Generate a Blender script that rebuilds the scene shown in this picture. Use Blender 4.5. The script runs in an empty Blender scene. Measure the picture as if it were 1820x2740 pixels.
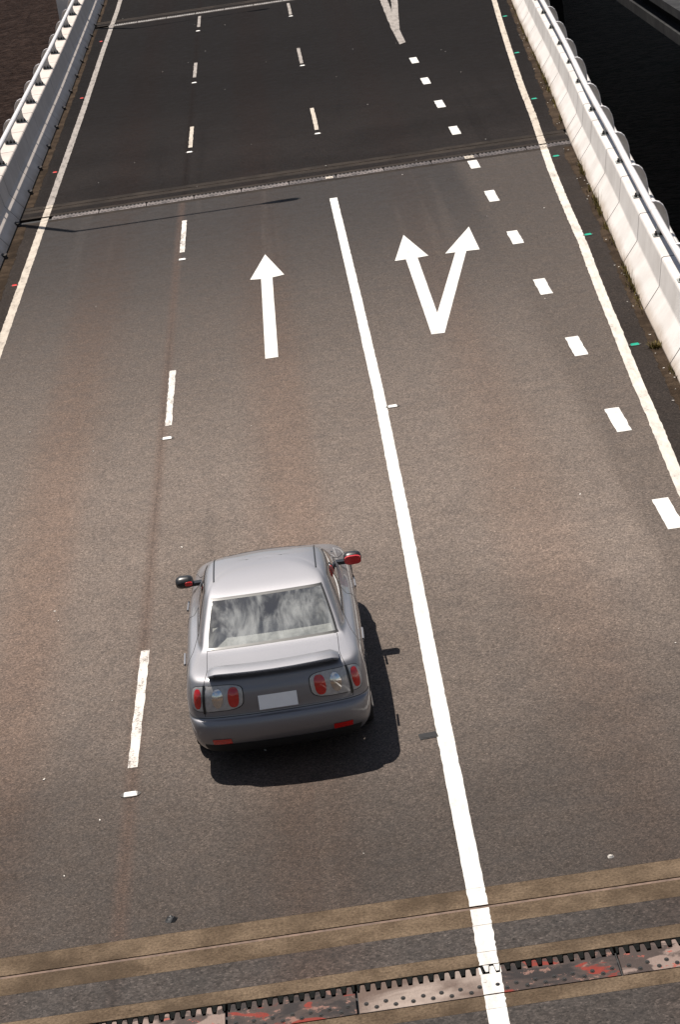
import bpy, math, random
from mathutils import Vector, Matrix, noise as mnoise
random.seed(7)
SC = bpy.context.scene
COL = SC.collection

# ------------------------------------------------------------------ camera
PITCH, ROLL, CAM_H = math.radians(18.5), math.atan(0.147), 9.55
cam_d = bpy.data.cameras.new('camera')
cam_d.sensor_fit = 'VERTICAL'; cam_d.sensor_height = 24.0; cam_d.lens = 56.01
cam_d.clip_start = 0.1; cam_d.clip_end = 3000
cam = bpy.data.objects.new('camera', cam_d); COL.objects.link(cam)
_f = Vector((0, math.cos(PITCH), -math.sin(PITCH)))
_r = Vector((1, 0, 0)); _d = Vector((0, -math.sin(PITCH), -math.cos(PITCH)))
_cx = _r * math.cos(ROLL) + _d * math.sin(ROLL)
_cy = _r * math.sin(ROLL) - _d * math.cos(ROLL)
_cz = -_f
cam.matrix_world = Matrix(((_cx.x, _cy.x, _cz.x, 0), (_cx.y, _cy.y, _cz.y, 0), (_cx.z, _cy.z, _cz.z, CAM_H), (0, 0, 0, 1)))
SC.camera = cam

# ------------------------------------------------------------------ world, sun, exposure
SUN_EL = math.radians(67.5)
SUN_DIR_TO = Vector((-0.63 * math.cos(SUN_EL), 0.777 * math.cos(SUN_EL), math.sin(SUN_EL))).normalized()
SKY_STRENGTH = 0.05
world = bpy.data.worlds.new('World'); SC.world = world; world.use_nodes = True
wn, wl = world.node_tree.nodes, world.node_tree.links
wn.clear()
sky = wn.new('ShaderNodeTexSky'); sky.sky_type = 'NISHITA'; sky.sun_disc = False
sky.sun_elevation = SUN_EL; sky.sun_rotation = math.atan2(SUN_DIR_TO.x, SUN_DIR_TO.y)
sky.dust_density = 0.8; sky.ozone_density = 1.0
wtc = wn.new('ShaderNodeTexCoord')
wmap = wn.new('ShaderNodeMapping'); wmap.inputs['Scale'].default_value = (1.0, 1.0, 2.2)
wno = wn.new('ShaderNodeTexNoise'); wno.inputs['Scale'].default_value = 3.2; wno.inputs['Detail'].default_value = 7; wno.inputs['Roughness'].default_value = 0.6
wr = wn.new('ShaderNodeValToRGB'); wr.color_ramp.elements[0].position = 0.46; wr.color_ramp.elements[1].position = 0.66
wmix = wn.new('ShaderNodeMix'); wmix.data_type = 'RGBA'
wmix.inputs['B'].default_value = (5.0, 4.9, 4.9, 1)
wbg = wn.new('ShaderNodeBackground'); wbg.inputs['Strength'].default_value = SKY_STRENGTH
wo = wn.new('ShaderNodeOutputWorld')
wl.new(wtc.outputs['Generated'], wmap.inputs['Vector']); wl.new(wmap.outputs['Vector'], wno.inputs['Vector'])
wl.new(wno.outputs['Fac'], wr.inputs['Fac']); wl.new(wr.outputs['Color'], wmix.inputs['Factor'])
wl.new(sky.outputs['Color'], wmix.inputs['A']); wl.new(wmix.outputs['Result'], wbg.inputs['Color'])
wl.new(wbg.outputs['Background'], wo.inputs['Surface'])

sun_d = bpy.data.lights.new('sun', 'SUN'); sun_d.energy = 5.0; sun_d.angle = math.radians(0.5); sun_d.color = (1.0, 0.93, 0.85)
sun = bpy.data.objects.new('sun', sun_d); COL.objects.link(sun)
sun.rotation_euler = SUN_DIR_TO.to_track_quat('Z', 'Y').to_euler(); sun.location = (-20, 30, 60)

SC.render.engine = 'CYCLES'
SC.view_settings.view_transform = 'Standard'; SC.view_settings.look = 'None'
SC.view_settings.exposure = 0.5; SC.view_settings.gamma = 1.0; SC.view_settings.use_curve_mapping = False

# ------------------------------------------------------------------ helpers
def tag(o, label=None, cat=None, group=None, kind=None):
    if label: o['label'] = label
    if cat: o['category'] = cat
    if group: o['group'] = group
    if kind: o['kind'] = kind
    return o

def empty(name, loc, label, cat, group=None):
    o = bpy.data.objects.new(name, None); COL.objects.link(o); o.location = loc
    o.empty_display_size = 0.2
    return tag(o, label, cat, group)

def mesh(name, verts, faces, mats, smooth=False, fm=None):
    me = bpy.data.meshes.new(name); me.from_pydata([tuple(v) for v in verts], [], faces)
    if not isinstance(mats, (list, tuple)): mats = [mats]
    for m in mats: me.materials.append(m)
    if fm: me.polygons.foreach_set('material_index', fm)
    if smooth: me.polygons.foreach_set('use_smooth', [True] * len(me.polygons))
    me.update(); me.validate()
    return me

def put(name, me, parent=None, loc=(0, 0, 0), rot=(0, 0, 0)):
    o = bpy.data.objects.new(name, me); COL.objects.link(o)
    if parent: o.parent = parent
    o.location = loc; o.rotation_euler = rot
    return o

class MB:
    """collects shapes into one mesh"""
    def __init__(s): s.v = []; s.f = []; s.m = []
    def add(s, v, f, m=0):
        b = len(s.v); s.v += [tuple(p) for p in v]; s.f += [tuple(i + b for i in q) for q in f]; s.m += [m] * len(f); return s
    def box(s, x0, x1, y0, y1, z0, z1, m=0):
        return s.add([(x0, y0, z0), (x1, y0, z0), (x1, y1, z0), (x0, y1, z0), (x0, y0, z1), (x1, y0, z1), (x1, y1, z1), (x0, y1, z1)],
                     [(0, 3, 2, 1), (4, 5, 6, 7), (0, 1, 5, 4), (1, 2, 6, 5), (2, 3, 7, 6), (3, 0, 4, 7)], m)
    def prism(s, poly, z0, z1, m=0):
        n = len(poly)
        v = [(x, y, z0) for x, y in poly] + [(x, y, z1) for x, y in poly]
        f = [tuple(reversed(range(n))), tuple(range(n, 2 * n))] + [(i, (i + 1) % n, n + (i + 1) % n, n + i) for i in range(n)]
        return s.add(v, f, m)
    def tube(s, path, r, n=10, cap=True, m=0, radii=None):
        pts = [Vector(p) for p in path]; b = len(s.v); k = len(pts)
        for i, p in enumerate(pts):
            t = (pts[min(i + 1, k - 1)] - pts[max(i - 1, 0)]).normalized()
            up = Vector((0, 0, 1)) if abs(t.z) < 0.95 else Vector((1, 0, 0))
            a = t.cross(up).normalized(); c = a.cross(t)
            rr = radii[i] if radii else r
            for j in range(n):
                w = 2 * math.pi * j / n
                s.v.append(tuple(p + (a * math.cos(w) + c * math.sin(w)) * rr))
        for i in range(k - 1):
            for j in range(n):
                s.f.append((b + i * n + j, b + i * n + (j + 1) % n, b + (i + 1) * n + (j + 1) % n, b + (i + 1) * n + j)); s.m.append(m)
        if cap:
            s.f.append(tuple(b + j for j in reversed(range(n)))); s.m.append(m)
            s.f.append(tuple(b + (k - 1) * n + j for j in range(n))); s.m.append(m)
        return s
    def me(s, name, mats, smooth=False): return mesh(name, s.v, s.f, mats, smooth, s.m)

def clip_poly(poly, axis, val, keep_less):
    out = []
    n = len(poly)
    for i in range(n):
        a, b = poly[i], poly[(i + 1) % n]
        ia = (a[axis] <= val) if keep_less else (a[axis] >= val)
        ib = (b[axis] <= val) if keep_less else (b[axis] >= val)
        if ia: out.append(a)
        if ia != ib:
            t = (val - a[axis]) / (b[axis] - a[axis])
            out.append((a[0] + t * (b[0] - a[0]), a[1] + t * (b[1] - a[1])))
    return out

def lerp_tab(tab, y):
    if y <= tab[0][0]:
        (a, va), (b, vb) = tab[0], tab[1]
    elif y >= tab[-1][0]:
        (a, va), (b, vb) = tab[-2], tab[-1]
    else:
        for i in range(len(tab) - 1):
            if tab[i][0] <= y <= tab[i + 1][0]:
                (a, va), (b, vb) = tab[i], tab[i + 1]; break
    return va + (vb - va) * (y - a) / (b - a)

# ------------------------------------------------------------------ material helpers
class NT:
    def __init__(s, name):
        s.mat = bpy.data.materials.new(name); s.mat.use_nodes = True
        s.n = s.mat.node_tree.nodes; s.l = s.mat.node_tree.links
        s.p = s.n['Principled BSDF']; s.out = s.n['Material Output']
        s._pos = None
    def pos(s):
        if not s._pos: s._pos = s.n.new('ShaderNodeNewGeometry').outputs['Position']
        return s._pos
    def objpos(s):
        return s.n.new('ShaderNodeTexCoord').outputs['Object']
    def mapped(s, scale=(1, 1, 1), loc=(0, 0, 0), src=None):
        m = s.n.new('ShaderNodeMapping'); m.inputs['Scale'].default_value = scale; m.inputs['Location'].default_value = loc
        s.l.new(src or s.pos(), m.inputs['Vector']); return m.outputs['Vector']
    def noise(s, scale, detail=3, rough=0.55, vec=None, dist=0):
        t = s.n.new('ShaderNodeTexNoise'); t.inputs['Scale'].default_value = scale; t.inputs['Detail'].default_value = detail
        t.inputs['Roughness'].default_value = rough; t.inputs['Distortion'].default_value = dist
        s.l.new(vec or s.pos(), t.inputs['Vector']); return t.outputs['Fac']
    def voro(s, scale, vec=None, feature='F1', out='Color'):
        t = s.n.new('ShaderNodeTexVoronoi'); t.feature = feature; t.inputs['Scale'].default_value = scale
        s.l.new(vec or s.pos(), t.inputs['Vector']); return t.outputs[out]
    def sep(s, v, k):
        t = s.n.new('ShaderNodeSeparateXYZ'); s.l.new(v, t.inputs[0]); return t.outputs[k]
    def ramp(s, fac, *stops):
        t = s.n.new('ShaderNodeValToRGB'); cr = t.color_ramp
        while len(cr.elements) < len(stops): cr.elements.new(0.5)
        for e, (p, c) in zip(cr.elements, stops):
            e.position = p; e.color = (c, c, c, 1) if not isinstance(c, (tuple, list)) else (*c[:3], 1)
        s.l.new(fac, t.inputs['Fac']); return t.outputs['Color']
    def mrange(s, fac, a, b, c=0.0, d=1.0, smooth=True):
        t = s.n.new('ShaderNodeMapRange'); t.interpolation_type = 'SMOOTHSTEP' if smooth else 'LINEAR'
        for i, v in zip(range(1, 5), (a, b, c, d)): t.inputs[i].default_value = v
        s.l.new(fac, t.inputs[0]); return t.outputs[0]
    def math(s, op, a, b=None):
        t = s.n.new('ShaderNodeMath'); t.operation = op
        for i, v in enumerate((a, b)):
            if v is None: continue
            if isinstance(v, (int, float)): t.inputs[i].default_value = v
            else: s.l.new(v, t.inputs[i])
        return t.outputs[0]
    def mix(s, fac, a, b, mode='MIX'):
        t = s.n.new('ShaderNodeMix'); t.data_type = 'RGBA'; t.blend_type = mode
        for k, v in (('Factor', fac), ('A', a), ('B', b)):
            if isinstance(v, (int, float)): t.inputs[k].default_value = v if k == 'Factor' else (v, v, v, 1)
            elif isinstance(v, (tuple, list)): t.inputs[k].default_value = (*v[:3], 1)
            else: s.l.new(v, t.inputs[k])
        return t.outputs['Result']
    def set(s, **kw):
        for k, v in kw.items():
            k = {'base': 'Base Color', 'rough': 'Roughness', 'metal': 'Metallic', 'spec': 'Specular IOR Level', 'coat': 'Coat Weight', 'coat_rough': 'Coat Roughness', 'ior': 'IOR', 'trans': 'Transmission Weight', 'alpha': 'Alpha'}[k]
            if isinstance(v, (int, float)): s.p.inputs[k].default_value = v
            elif isinstance(v, (tuple, list)): s.p.inputs[k].default_value = (*v[:3], 1)
            else: s.l.new(v, s.p.inputs[k])
        return s
    def bump(s, h, strength=0.3, dist=0.01):
        b = s.n.new('ShaderNodeBump'); b.inputs['Strength'].default_value = strength; b.inputs['Distance'].default_value = dist
        s.l.new(h, b.inputs['Height']); s.l.new(b.outputs['Normal'], s.p.inputs['Normal']); return s

def plain(name, base, rough=0.5, metal=0.0, spec=0.5, coat=0.0, var=0.12, nscale=14):
    t = NT(name)
    nz = t.noise(nscale, 4, vec=t.objpos())
    c = t.mix(t.mrange(nz, 0.3, 0.7), tuple(max(0, x * (1 - var)) for x in base), tuple(min(1, x * (1 + var)) for x in base))
    t.set(base=c, rough=rough, metal=metal, spec=spec, coat=coat)
    return t.mat

def asphalt(name, dark, light, red, wear=1.0, coarse=1.0, ends=None, strip=None, seam_x=-2.385, spec=0.2):
    """dark/light: two ends of the binder colour, red: oily dust along the lane centres;
    ends: (y, y, colour) vignette falloff painted in towards one end of the span; strip: newer strip right of this x"""
    t = NT(name)
    px, py = t.sep(t.pos(), 0), t.sep(t.pos(), 1)
    long1 = t.noise(1.0, 3, vec=t.mapped((0.9, 0.05, 1), (3.1, 0, 0)))
    long2 = t.noise(1.0, 4, vec=t.mapped((2.6, 0.06, 1), (0, 7, 0)))
    patch = t.noise(0.22, 4, 0.6)
    mott = t.noise(3.2, 5, 0.7)
    base = t.mix(t.mrange(patch, 0.32, 0.68), dark, light)
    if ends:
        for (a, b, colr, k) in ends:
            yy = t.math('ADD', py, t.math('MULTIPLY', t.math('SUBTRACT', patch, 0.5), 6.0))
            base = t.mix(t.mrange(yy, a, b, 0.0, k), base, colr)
    if strip is not None:
        xx = t.math('ADD', px, t.math('MULTIPLY', t.math('SUBTRACT', mott, 0.5), 0.5))
        base = t.mix(t.mrange(xx, strip, strip + 0.35, 0.0, 0.55), base, tuple(x * 0.55 for x in dark))
    # oily, dusty bands along the lane centres
    for cx, k in ((-3.75, 1.0), (-0.72, 0.9), (2.35, 0.6)):
        d = t.math('ABSOLUTE', t.math('ADD', px, -cx))
        d = t.math('ADD', d, t.math('MULTIPLY', t.math('SUBTRACT', long1, 0.5), 0.9))
        base = t.mix(t.mrange(d, 0.75, 0.05, 0.0, k * wear), base, t.mix(1.0, base, red, 'MULTIPLY'))
    base = t.mix(t.math('MULTIPLY', t.mrange(long2, 0.54, 0.72), 0.30), base, tuple(x * 0.6 for x in dark))
    # brown stain along the construction seam by the lane line
    d = t.math('ABSOLUTE', t.math('ADD', px, -seam_x))
    d = t.math('ADD', d, t.math('MULTIPLY', t.math('SUBTRACT', mott, 0.5), 0.07))
    base = t.mix(t.mrange(d, 0.13, 0.0, 0.0, 0.42), base, (dark[0] * 0.70, dark[1] * 0.52, dark[2] * 0.44))
    base = t.mix(t.mrange(d, 0.020, 0.0, 0.0, 0.35), base, (dark[0] * 0.4, dark[1] * 0.34, dark[2] * 0.3))
    # aggregate: stones of two sizes and dark pits
    cell = t.sep(t.voro(92 * coarse), 0)
    base = t.mix(1.0, base, t.ramp(cell, (0.0, 0.62), (0.55, 0.96), (0.9, 1.2), (1.0, 1.75)), 'MULTIPLY')
    cell2 = t.sep(t.voro(44 * coarse, t.mapped((1, 1, 1), (5, 9, 0))), 1)
    base = t.mix(1.0, base, t.ramp(cell2, (0.0, 0.70), (0.5, 1.0), (1.0, 1.25)), 'MULTIPLY')
    pit = t.noise(34 * coarse, 3, 0.7)
    base = t.mix(t.mrange(pit, 0.39, 0.32), base, tuple(x * 0.28 for x in dark))
    base = t.mix(1.0, base, t.ramp(mott, (0.3, 0.84), (0.7, 1.14)), 'MULTIPLY')
    t.set(base=base, rough=t.mrange(mott, 0.3, 0.7, 0.66, 0.88), spec=spec)
    h = t.math('ADD', cell, t.math('MULTIPLY', pit, 1.4))
    t.bump(h, 0.55, 0.006)
    return t.mat

M = {}
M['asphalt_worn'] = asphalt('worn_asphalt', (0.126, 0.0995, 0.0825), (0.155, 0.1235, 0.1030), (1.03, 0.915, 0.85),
                            ends=[(27.0, 50.0, (0.0215, 0.0176, 0.0162), 0.95), (27.5, 16.5, (0.036, 0.0285, 0.024), 0.95)], strip=3.35)  # darkening towards both ends imitates lens vignette in the colour
M['asphalt_near'] = asphalt('coarse_asphalt', (0.034, 0.028, 0.0245), (0.054, 0.045, 0.040), (1.05, 0.88, 0.8), coarse=0.62)
M['asphalt_far'] = asphalt('vignetted_far_asphalt', (0.0150, 0.0125, 0.0117), (0.0220, 0.0184, 0.0172), (1.05, 0.90, 0.85), wear=0.7, seam_x=-2.36, spec=0.03,  # dark surfacing, dimmed further by vignette painted into the colour
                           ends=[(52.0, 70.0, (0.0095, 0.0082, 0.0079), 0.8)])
M['asphalt_shoulder'] = asphalt('shoulder_asphalt', (0.024, 0.0192, 0.0165), (0.034, 0.0275, 0.024), (1.0, 1.0, 1.0), wear=0.0, spec=0.05)

def paint_mat(name, col, wornc, amount):
    t = NT(name)
    w = t.noise(34, 6, 0.8); w2 = t.noise(3.0, 4, 0.65, vec=t.mapped((2.5, 0.7, 1)))
    scr = t.noise(1.0, 5, 0.75, vec=t.mapped((16, 60, 1)))
    k = t.math('ADD', t.math('MULTIPLY', w2, 0.5), t.math('ADD', t.math('MULTIPLY', w, 0.75), t.math('MULTIPLY', scr, 0.4)))
    f = t.mrange(k, amount - 0.02, amount + 0.09)
    col2 = t.mix(t.mrange(w2, 0.35, 0.7), col, tuple(c * 0.74 for c in col))
    col2 = t.mix(t.math('MULTIPLY', t.mrange(scr, 0.5, 0.75), 0.35), col2, tuple(c * 0.6 for c in col))
    t.set(base=t.mix(f, col2, wornc), rough=0.7, spec=0.2)
    t.bump(w, 0.4, 0.004)
    return t.mat
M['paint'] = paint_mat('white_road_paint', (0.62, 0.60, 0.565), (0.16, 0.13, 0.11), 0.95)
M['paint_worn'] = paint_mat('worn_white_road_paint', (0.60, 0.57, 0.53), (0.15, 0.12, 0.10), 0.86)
M['paint_vignetted'] = paint_mat('vignetted_cream_road_paint', (0.47, 0.415, 0.35), (0.13, 0.10, 0.08), 0.90)  # cream paint whose lower tone carries painted vignette dimming
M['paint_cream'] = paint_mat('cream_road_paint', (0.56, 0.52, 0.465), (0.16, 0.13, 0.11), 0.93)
M['paint_far'] = paint_mat('vignetted_worn_road_paint', (0.30, 0.27, 0.245), (0.06, 0.05, 0.045), 0.88)  # worn far lines, with vignette dimming put into the colour
M['paint_fresh'] = paint_mat('fresh_white_road_paint', (0.66, 0.645, 0.61), (0.22, 0.18, 0.15), 0.99)

def concrete(name, a, b, speck=0.5, bumps=0.25, rough=0.8):
    t = NT(name)
    n1 = t.noise(2.2, 5, 0.65); n2 = t.noise(40, 4, 0.7); st = t.noise(1, 4, 0.6, vec=t.mapped((0.8, 0.5, 0.3)))
    c = t.mix(t.mrange(n1, 0.34, 0.66), a, b)
    c = t.mix(1.0, c, t.ramp(n2, (0.3, 1 - speck * 0.5), (0.7, 1 + speck * 0.35)), 'MULTIPLY')
    c = t.mix(t.math('MULTIPLY', t.mrange(st, 0.48, 0.66), 0.62), c, tuple(x * 0.55 for x in a))
    t.set(base=c, rough=rough, spec=0.08); t.bump(n2, bumps, 0.005)
    return t.mat
M['nosing'] = concrete('tan_concrete_nosing', (0.072, 0.050, 0.032), (0.135, 0.097, 0.064), 1.0, 0.4)
M['deck'] = concrete('grey_bridge_concrete', (0.22, 0.21, 0.20), (0.30, 0.29, 0.27), 0.3)
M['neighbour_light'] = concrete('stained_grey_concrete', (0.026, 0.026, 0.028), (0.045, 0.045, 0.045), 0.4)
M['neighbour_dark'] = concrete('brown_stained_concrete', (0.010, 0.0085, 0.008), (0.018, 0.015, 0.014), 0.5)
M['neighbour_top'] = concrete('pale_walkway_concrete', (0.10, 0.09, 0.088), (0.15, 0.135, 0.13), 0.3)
M['dirt'] = concrete('brown_gutter_dirt', (0.024, 0.0155, 0.0095), (0.058, 0.040, 0.026), 1.3, 0.6, 0.95)
M['dark_core'] = plain('dark_joint_filler', (0.03, 0.026, 0.024), 0.9)
M['black_rubber'] = plain('black_rubber', (0.012, 0.012, 0.013), 0.6)

# painted concrete barrier panels with faint rain streaks
def barrier_mat(name='white_painted_concrete', k=1.0, g=1.0, bl=1.0):
    t = NT(name)
    p = t.pos()
    st = t.noise(1.0, 5, 0.65, vec=t.mapped((3.0, 5.5, 0.35)))
    cl = t.noise(1.3, 4, 0.6)
    fine = t.noise(60, 3, 0.6)
    c = t.mix(t.mrange(cl, 0.35, 0.7), (0.70 * k, 0.665 * k * g, 0.635 * k * bl), (0.60 * k, 0.565 * k * g, 0.535 * k * bl))
    c = t.mix(t.math('MULTIPLY', t.mrange(st, 0.52, 0.70), 0.2), c, (0.40, 0.355, 0.315))
    low = t.mrange(t.math('ADD', t.sep(p, 2), t.math('MULTIPLY', cl, -0.16)), 0.10, -0.05)
    c = t.mix(t.math('MULTIPLY', low, 0.6), c, (0.26, 0.19, 0.13))
    c = t.mix(1.0, c, t.ramp(fine, (0.3, 0.93), (0.7, 1.05)), 'MULTIPLY')
    t.set(base=c, rough=0.7, spec=0.3); t.bump(fine, 0.12, 0.003)
    return t.mat
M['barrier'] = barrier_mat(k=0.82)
M['barrier_grey'] = barrier_mat('vignetted_white_concrete', 0.76, 0.94, 0.90)  # left barrier: vignette dimming put into a darker, warmer colour
M['rail_white'] = plain('white_enamel', (0.72, 0.69, 0.69), 0.32, 0, 0.5, 0.2, 0.05, 5)
M['post_grey'] = plain('pale_grey_enamel', (0.56, 0.53, 0.49), 0.45, 0, 0.4, 0, 0.1, 8)
M['galv'] = plain('galvanised_plate', (0.33, 0.345, 0.33), 0.5, 0.4)
M['nut'] = plain('dark_steel_nut', (0.03, 0.028, 0.026), 0.5, 0.5)

def steel_mat(name, kind):
    t = NT(name)
    src = t.pos()
    n1 = t.noise(1.1 if kind == 1 else 3.0, 5, 0.55, vec=t.mapped((1.0, 1.6, 1), (kind * 3.7, kind * 1.9, 0)), dist=0.6)
    n2 = t.noise(9.0, 5, 0.7, vec=t.mapped((1, 1, 1), (kind * 5.1, 0, 0)))
    fine = t.noise(1.0, 4, 0.7, vec=t.mapped((120, 16, 1)))
    brown, pink, red, dark = (0.052, 0.037, 0.031), (0.20, 0.148, 0.125), (0.17, 0.024, 0.014), (0.022, 0.017, 0.0155)
    if kind == 0:      # dark with red patches
        c = t.mix(t.mrange(n1, 0.42, 0.56), dark, brown)
        c = t.mix(t.mrange(n2, 0.56, 0.62), c, (0.17, 0.095, 0.075))
        c = t.mix(t.mrange(n1, 0.59, 0.64), c, red)
    elif kind == 1:    # polished light
        c = t.mix(t.mrange(n1, 0.36, 0.62), (0.29, 0.235, 0.20), (0.10, 0.068, 0.053))
        c = t.mix(t.mrange(n2, 0.68, 0.74), c, brown)
    else:              # pinkish with dark burns
        c = t.mix(t.mrange(n1, 0.46, 0.54), pink, brown)
        c = t.mix(t.mrange(n2, 0.60, 0.66), c, (0.27, 0.07, 0.05))
    c = t.mix(1.0, c, t.ramp(fine, (0.3, 0.86), (0.7, 1.12)), 'MULTIPLY')
    t.set(base=c, rough=t.mrange(n2, 0.3, 0.7, 0.45, 0.65), metal=0.15, spec=0.25); t.bump(n2, 0.15, 0.003)
    return t.mat
M['steel'] = [steel_mat('dark_steel_with_red_paint', 0), steel_mat('polished_steel', 1), steel_mat('burnt_pink_steel', 2)]
M['comb'] = plain('greasy_black_steel', (0.0045, 0.005, 0.0045), 0.8, 0.0, 0.08, var=0.4, nscale=30)
M['seal'] = plain('brown_joint_seal', (0.13, 0.085, 0.062), 0.8, var=0.3)

def water_mat():
    t = NT('muddy_river_water')
    n = t.noise(1.0, 6, 0.62, vec=t.mapped((1.5, 1.7, 1)), dist=0.6)
    n2 = t.noise(1.0, 4, 0.6, vec=t.mapped((0.35, 0.45, 1)))
    big = t.noise(0.06, 3)
    c = t.mix(t.mrange(t.math('ADD', t.math('MULTIPLY', n, 0.8), t.math('MULTIPLY', n2, 0.4)), 0.46, 0.76), (0.0115, 0.0066, 0.0050), (0.038, 0.0245, 0.0195))
    t.set(base=c, rough=0.5, spec=0.008, ior=1.33)
    t.bump(t.math('ADD', n, t.math('MULTIPLY', n2, 0.45)), 1.0, 0.6)
    return t.mat
M['water'] = water_mat()

# ------------------------------------------------------------------ road alignment (metres; x right, y ahead of the camera)
RB = [(14, 4.25), (20, 4.45), (26.5, 4.70), (31.94, 4.952), (36.1, 5.163), (40.2, 5.41), (43.66, 5.636), (46.83, 5.821), (50.86, 6.065), (56.03, 6.432), (61.69, 6.789), (67.38, 7.133), (71.55, 7.395), (76.61, 7.733), (90, 8.65), (110, 10.2), (135, 12.4)]
LB = [(5, -5.9), (47.8, -5.945), (57.5, -5.957), (70.1, -5.985), (80, -6.05), (90, -6.12), (110, -6.3), (135, -6.5)]
rb = lambda y: lerp_tab(RB, y)
lb = lambda y: lerp_tab(LB, y)
SPAN = 34.6          # span length between expansion joints

# water and the structure under the road
put('river', mesh('river', [(-900, -200, -17), (900, -200, -17), (900, 1800, -17), (-900, 1800, -17)], [(0, 1, 2, 3)], M['water']))['kind'] = 'structure'

def strip_sheet(y0, y1, fl, fr, z=0.0, step=2.0):
    n = max(1, int((y1 - y0) / step)); v = []; f = []
    for i in range(n + 1):
        y = y0 + (y1 - y0) * i / n
        v += [(fl(y), y, z), (fr(y), y, z)]
    f = [(2 * i, 2 * i + 1, 2 * i + 3, 2 * i + 2) for i in range(n)]
    return v, f

REDGE = [(24, 4.02), (27.8, 4.19), (30.3, 4.325), (32.7, 4.44), (35.4, 4.595), (38.55, 4.77), (41.4, 4.95), (45, 5.125), (48.48, 5.315), (50.7, 5.46), (55.2, 5.76), (59.1, 5.985), (66, 6.45), (72, 6.87), (77.24, 7.254), (90, 8.12), (110, 9.65), (135, 11.8)]
redge = lambda y: lerp_tab(REDGE, y)
LEDGE = [(5, -5.33), (40, -5.37), (57.5, -5.395), (67, -5.41), (79.2, -5.47), (90.3, -5.49), (110, -5.66), (135, -5.9)]
ledge = lambda y: lerp_tab(LEDGE, y)

JOINTS = [0.0, SPAN, 2 * SPAN]       # offsets of the three expansion joints
J_TOP, J_BOT = 18.10, 16.12          # first joint: far and near ends of its construction
road_edges = [(4.0, J_BOT), (J_TOP, J_BOT + SPAN), (J_TOP + SPAN, J_BOT + 2 * SPAN), (J_TOP + 2 * SPAN, 135.0)]
roads = []
for i, (a, b) in enumerate(road_edges):
    mb = MB()
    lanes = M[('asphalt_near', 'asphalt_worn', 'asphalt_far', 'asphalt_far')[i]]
    shoulder = M['asphalt_shoulder'] if i < 2 else M['asphalt_far']
    v, f = strip_sheet(a, b, lambda y: ledge(y) - 0.02, lambda y: redge(y) + 0.02); mb.add(v, f, 0)
    v, f = strip_sheet(a, b, lambda y: lb(y) - 0.3, lambda y: ledge(y) - 0.02); mb.add(v, f, 1)
    v, f = strip_sheet(a, b, lambda y: redge(y) + 0.02, lambda y: rb(y) + 0.3); mb.add(v, f, 1)
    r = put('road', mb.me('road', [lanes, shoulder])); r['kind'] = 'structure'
    r['label'] = ['coarse asphalt on the near side of the toothed joint', 'worn brown asphalt under the silver car', 'dark asphalt beyond the middle expansion joint', 'dark asphalt at the far end of the bridge'][i]
    roads.append(r)
mb = MB()
v, f = strip_sheet(2, 138, lambda y: lb(y) - 0.70, lambda y: rb(y) + 0.70, -0.07)
v2, f2 = strip_sheet(2, 138, lambda y: lb(y) - 0.70, lambda y: rb(y) + 0.70, -1.7)
n = len(v); k = n // 2
mb.v = v + v2; mb.f = f + [tuple(n + q for q in reversed(t)) for t in f2]
mb.f += [(2 * i, 2 * i + 2, n + 2 * i + 2, n + 2 * i) for i in range(k - 1)] + [(2 * i + 1, n + 2 * i + 1, n + 2 * i + 3, 2 * i + 3) for i in range(k - 1)]
mb.f += [(0, n, n + 1, 1), (n - 2, n - 1, 2 * n - 1, 2 * n - 2)]
mb.m = [0] * len(mb.f)
put('bridge_deck', mb.me('bridge_deck', [M['deck']]))['kind'] = 'structure'
for y in (16.6, 51.2, 85.8, 120.4):
    mb = MB(); mb.box(-5.6, 5.6, y - 1.1, y + 1.1, -2.6, -1.705); pr = put('bridge_pier', mb.me('bridge_pier', [M['deck']])); pr['kind'] = 'structure'
    for x in (-4.6, 2.4):
        mb = MB(); mb.box(x, x + 2, y - 0.9, y + 0.9, -20, -2.601); put('column', mb.me('column', [M['deck']]), pr)
def road_of(y):
    for r, (a, b) in zip(roads, road_edges):
        if y < b + 1.0: return r
    return roads[-1]

# ------------------------------------------------------------------ painted markings (parts of the road they lie on)
def ribbon(fx, w, y0, y1, z=0.004, jit=0.0035, step=0.12):
    n = max(2, int((y1 - y0) / step)); v = []
    for i in range(n + 1):
        y = y0 + (y1 - y0) * i / n
        x = fx(y)
        j = lambda: random.gauss(0, jit) if 0 < i < n else 0
        v += [(x - w / 2 + j(), y, z), (x + w / 2 + j(), y, z)]
    return v, [(2 * i, 2 * i + 1, 2 * i + 3, 2 * i + 2) for i in range(n)]
def marking(name, v, f, mat, y, label=None):
    o = put(name, mesh(name, v, f, mat), road_of(y))
    if label: o['label'] = label
    return o
# left lane line: 3 m dashes every 12 m
for k in range(8):
    y0 = 21.62 + 12.0 * k; xs = -2.375 if k == 0 else (-2.30 if k < 4 else -2.34)
    v, f = ribbon(lambda y: xs + (0.03 * (y - y0) / 3.1 - 0.015 if k == 0 else 0), 0.098, y0, y0 + 3.12, jit=0.004)
    marking('lane_dash', v, f, M['paint_worn'] if y0 < 56 else M['paint_vignetted'] if y0 < 62 else M['paint_far'], y0)
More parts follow.
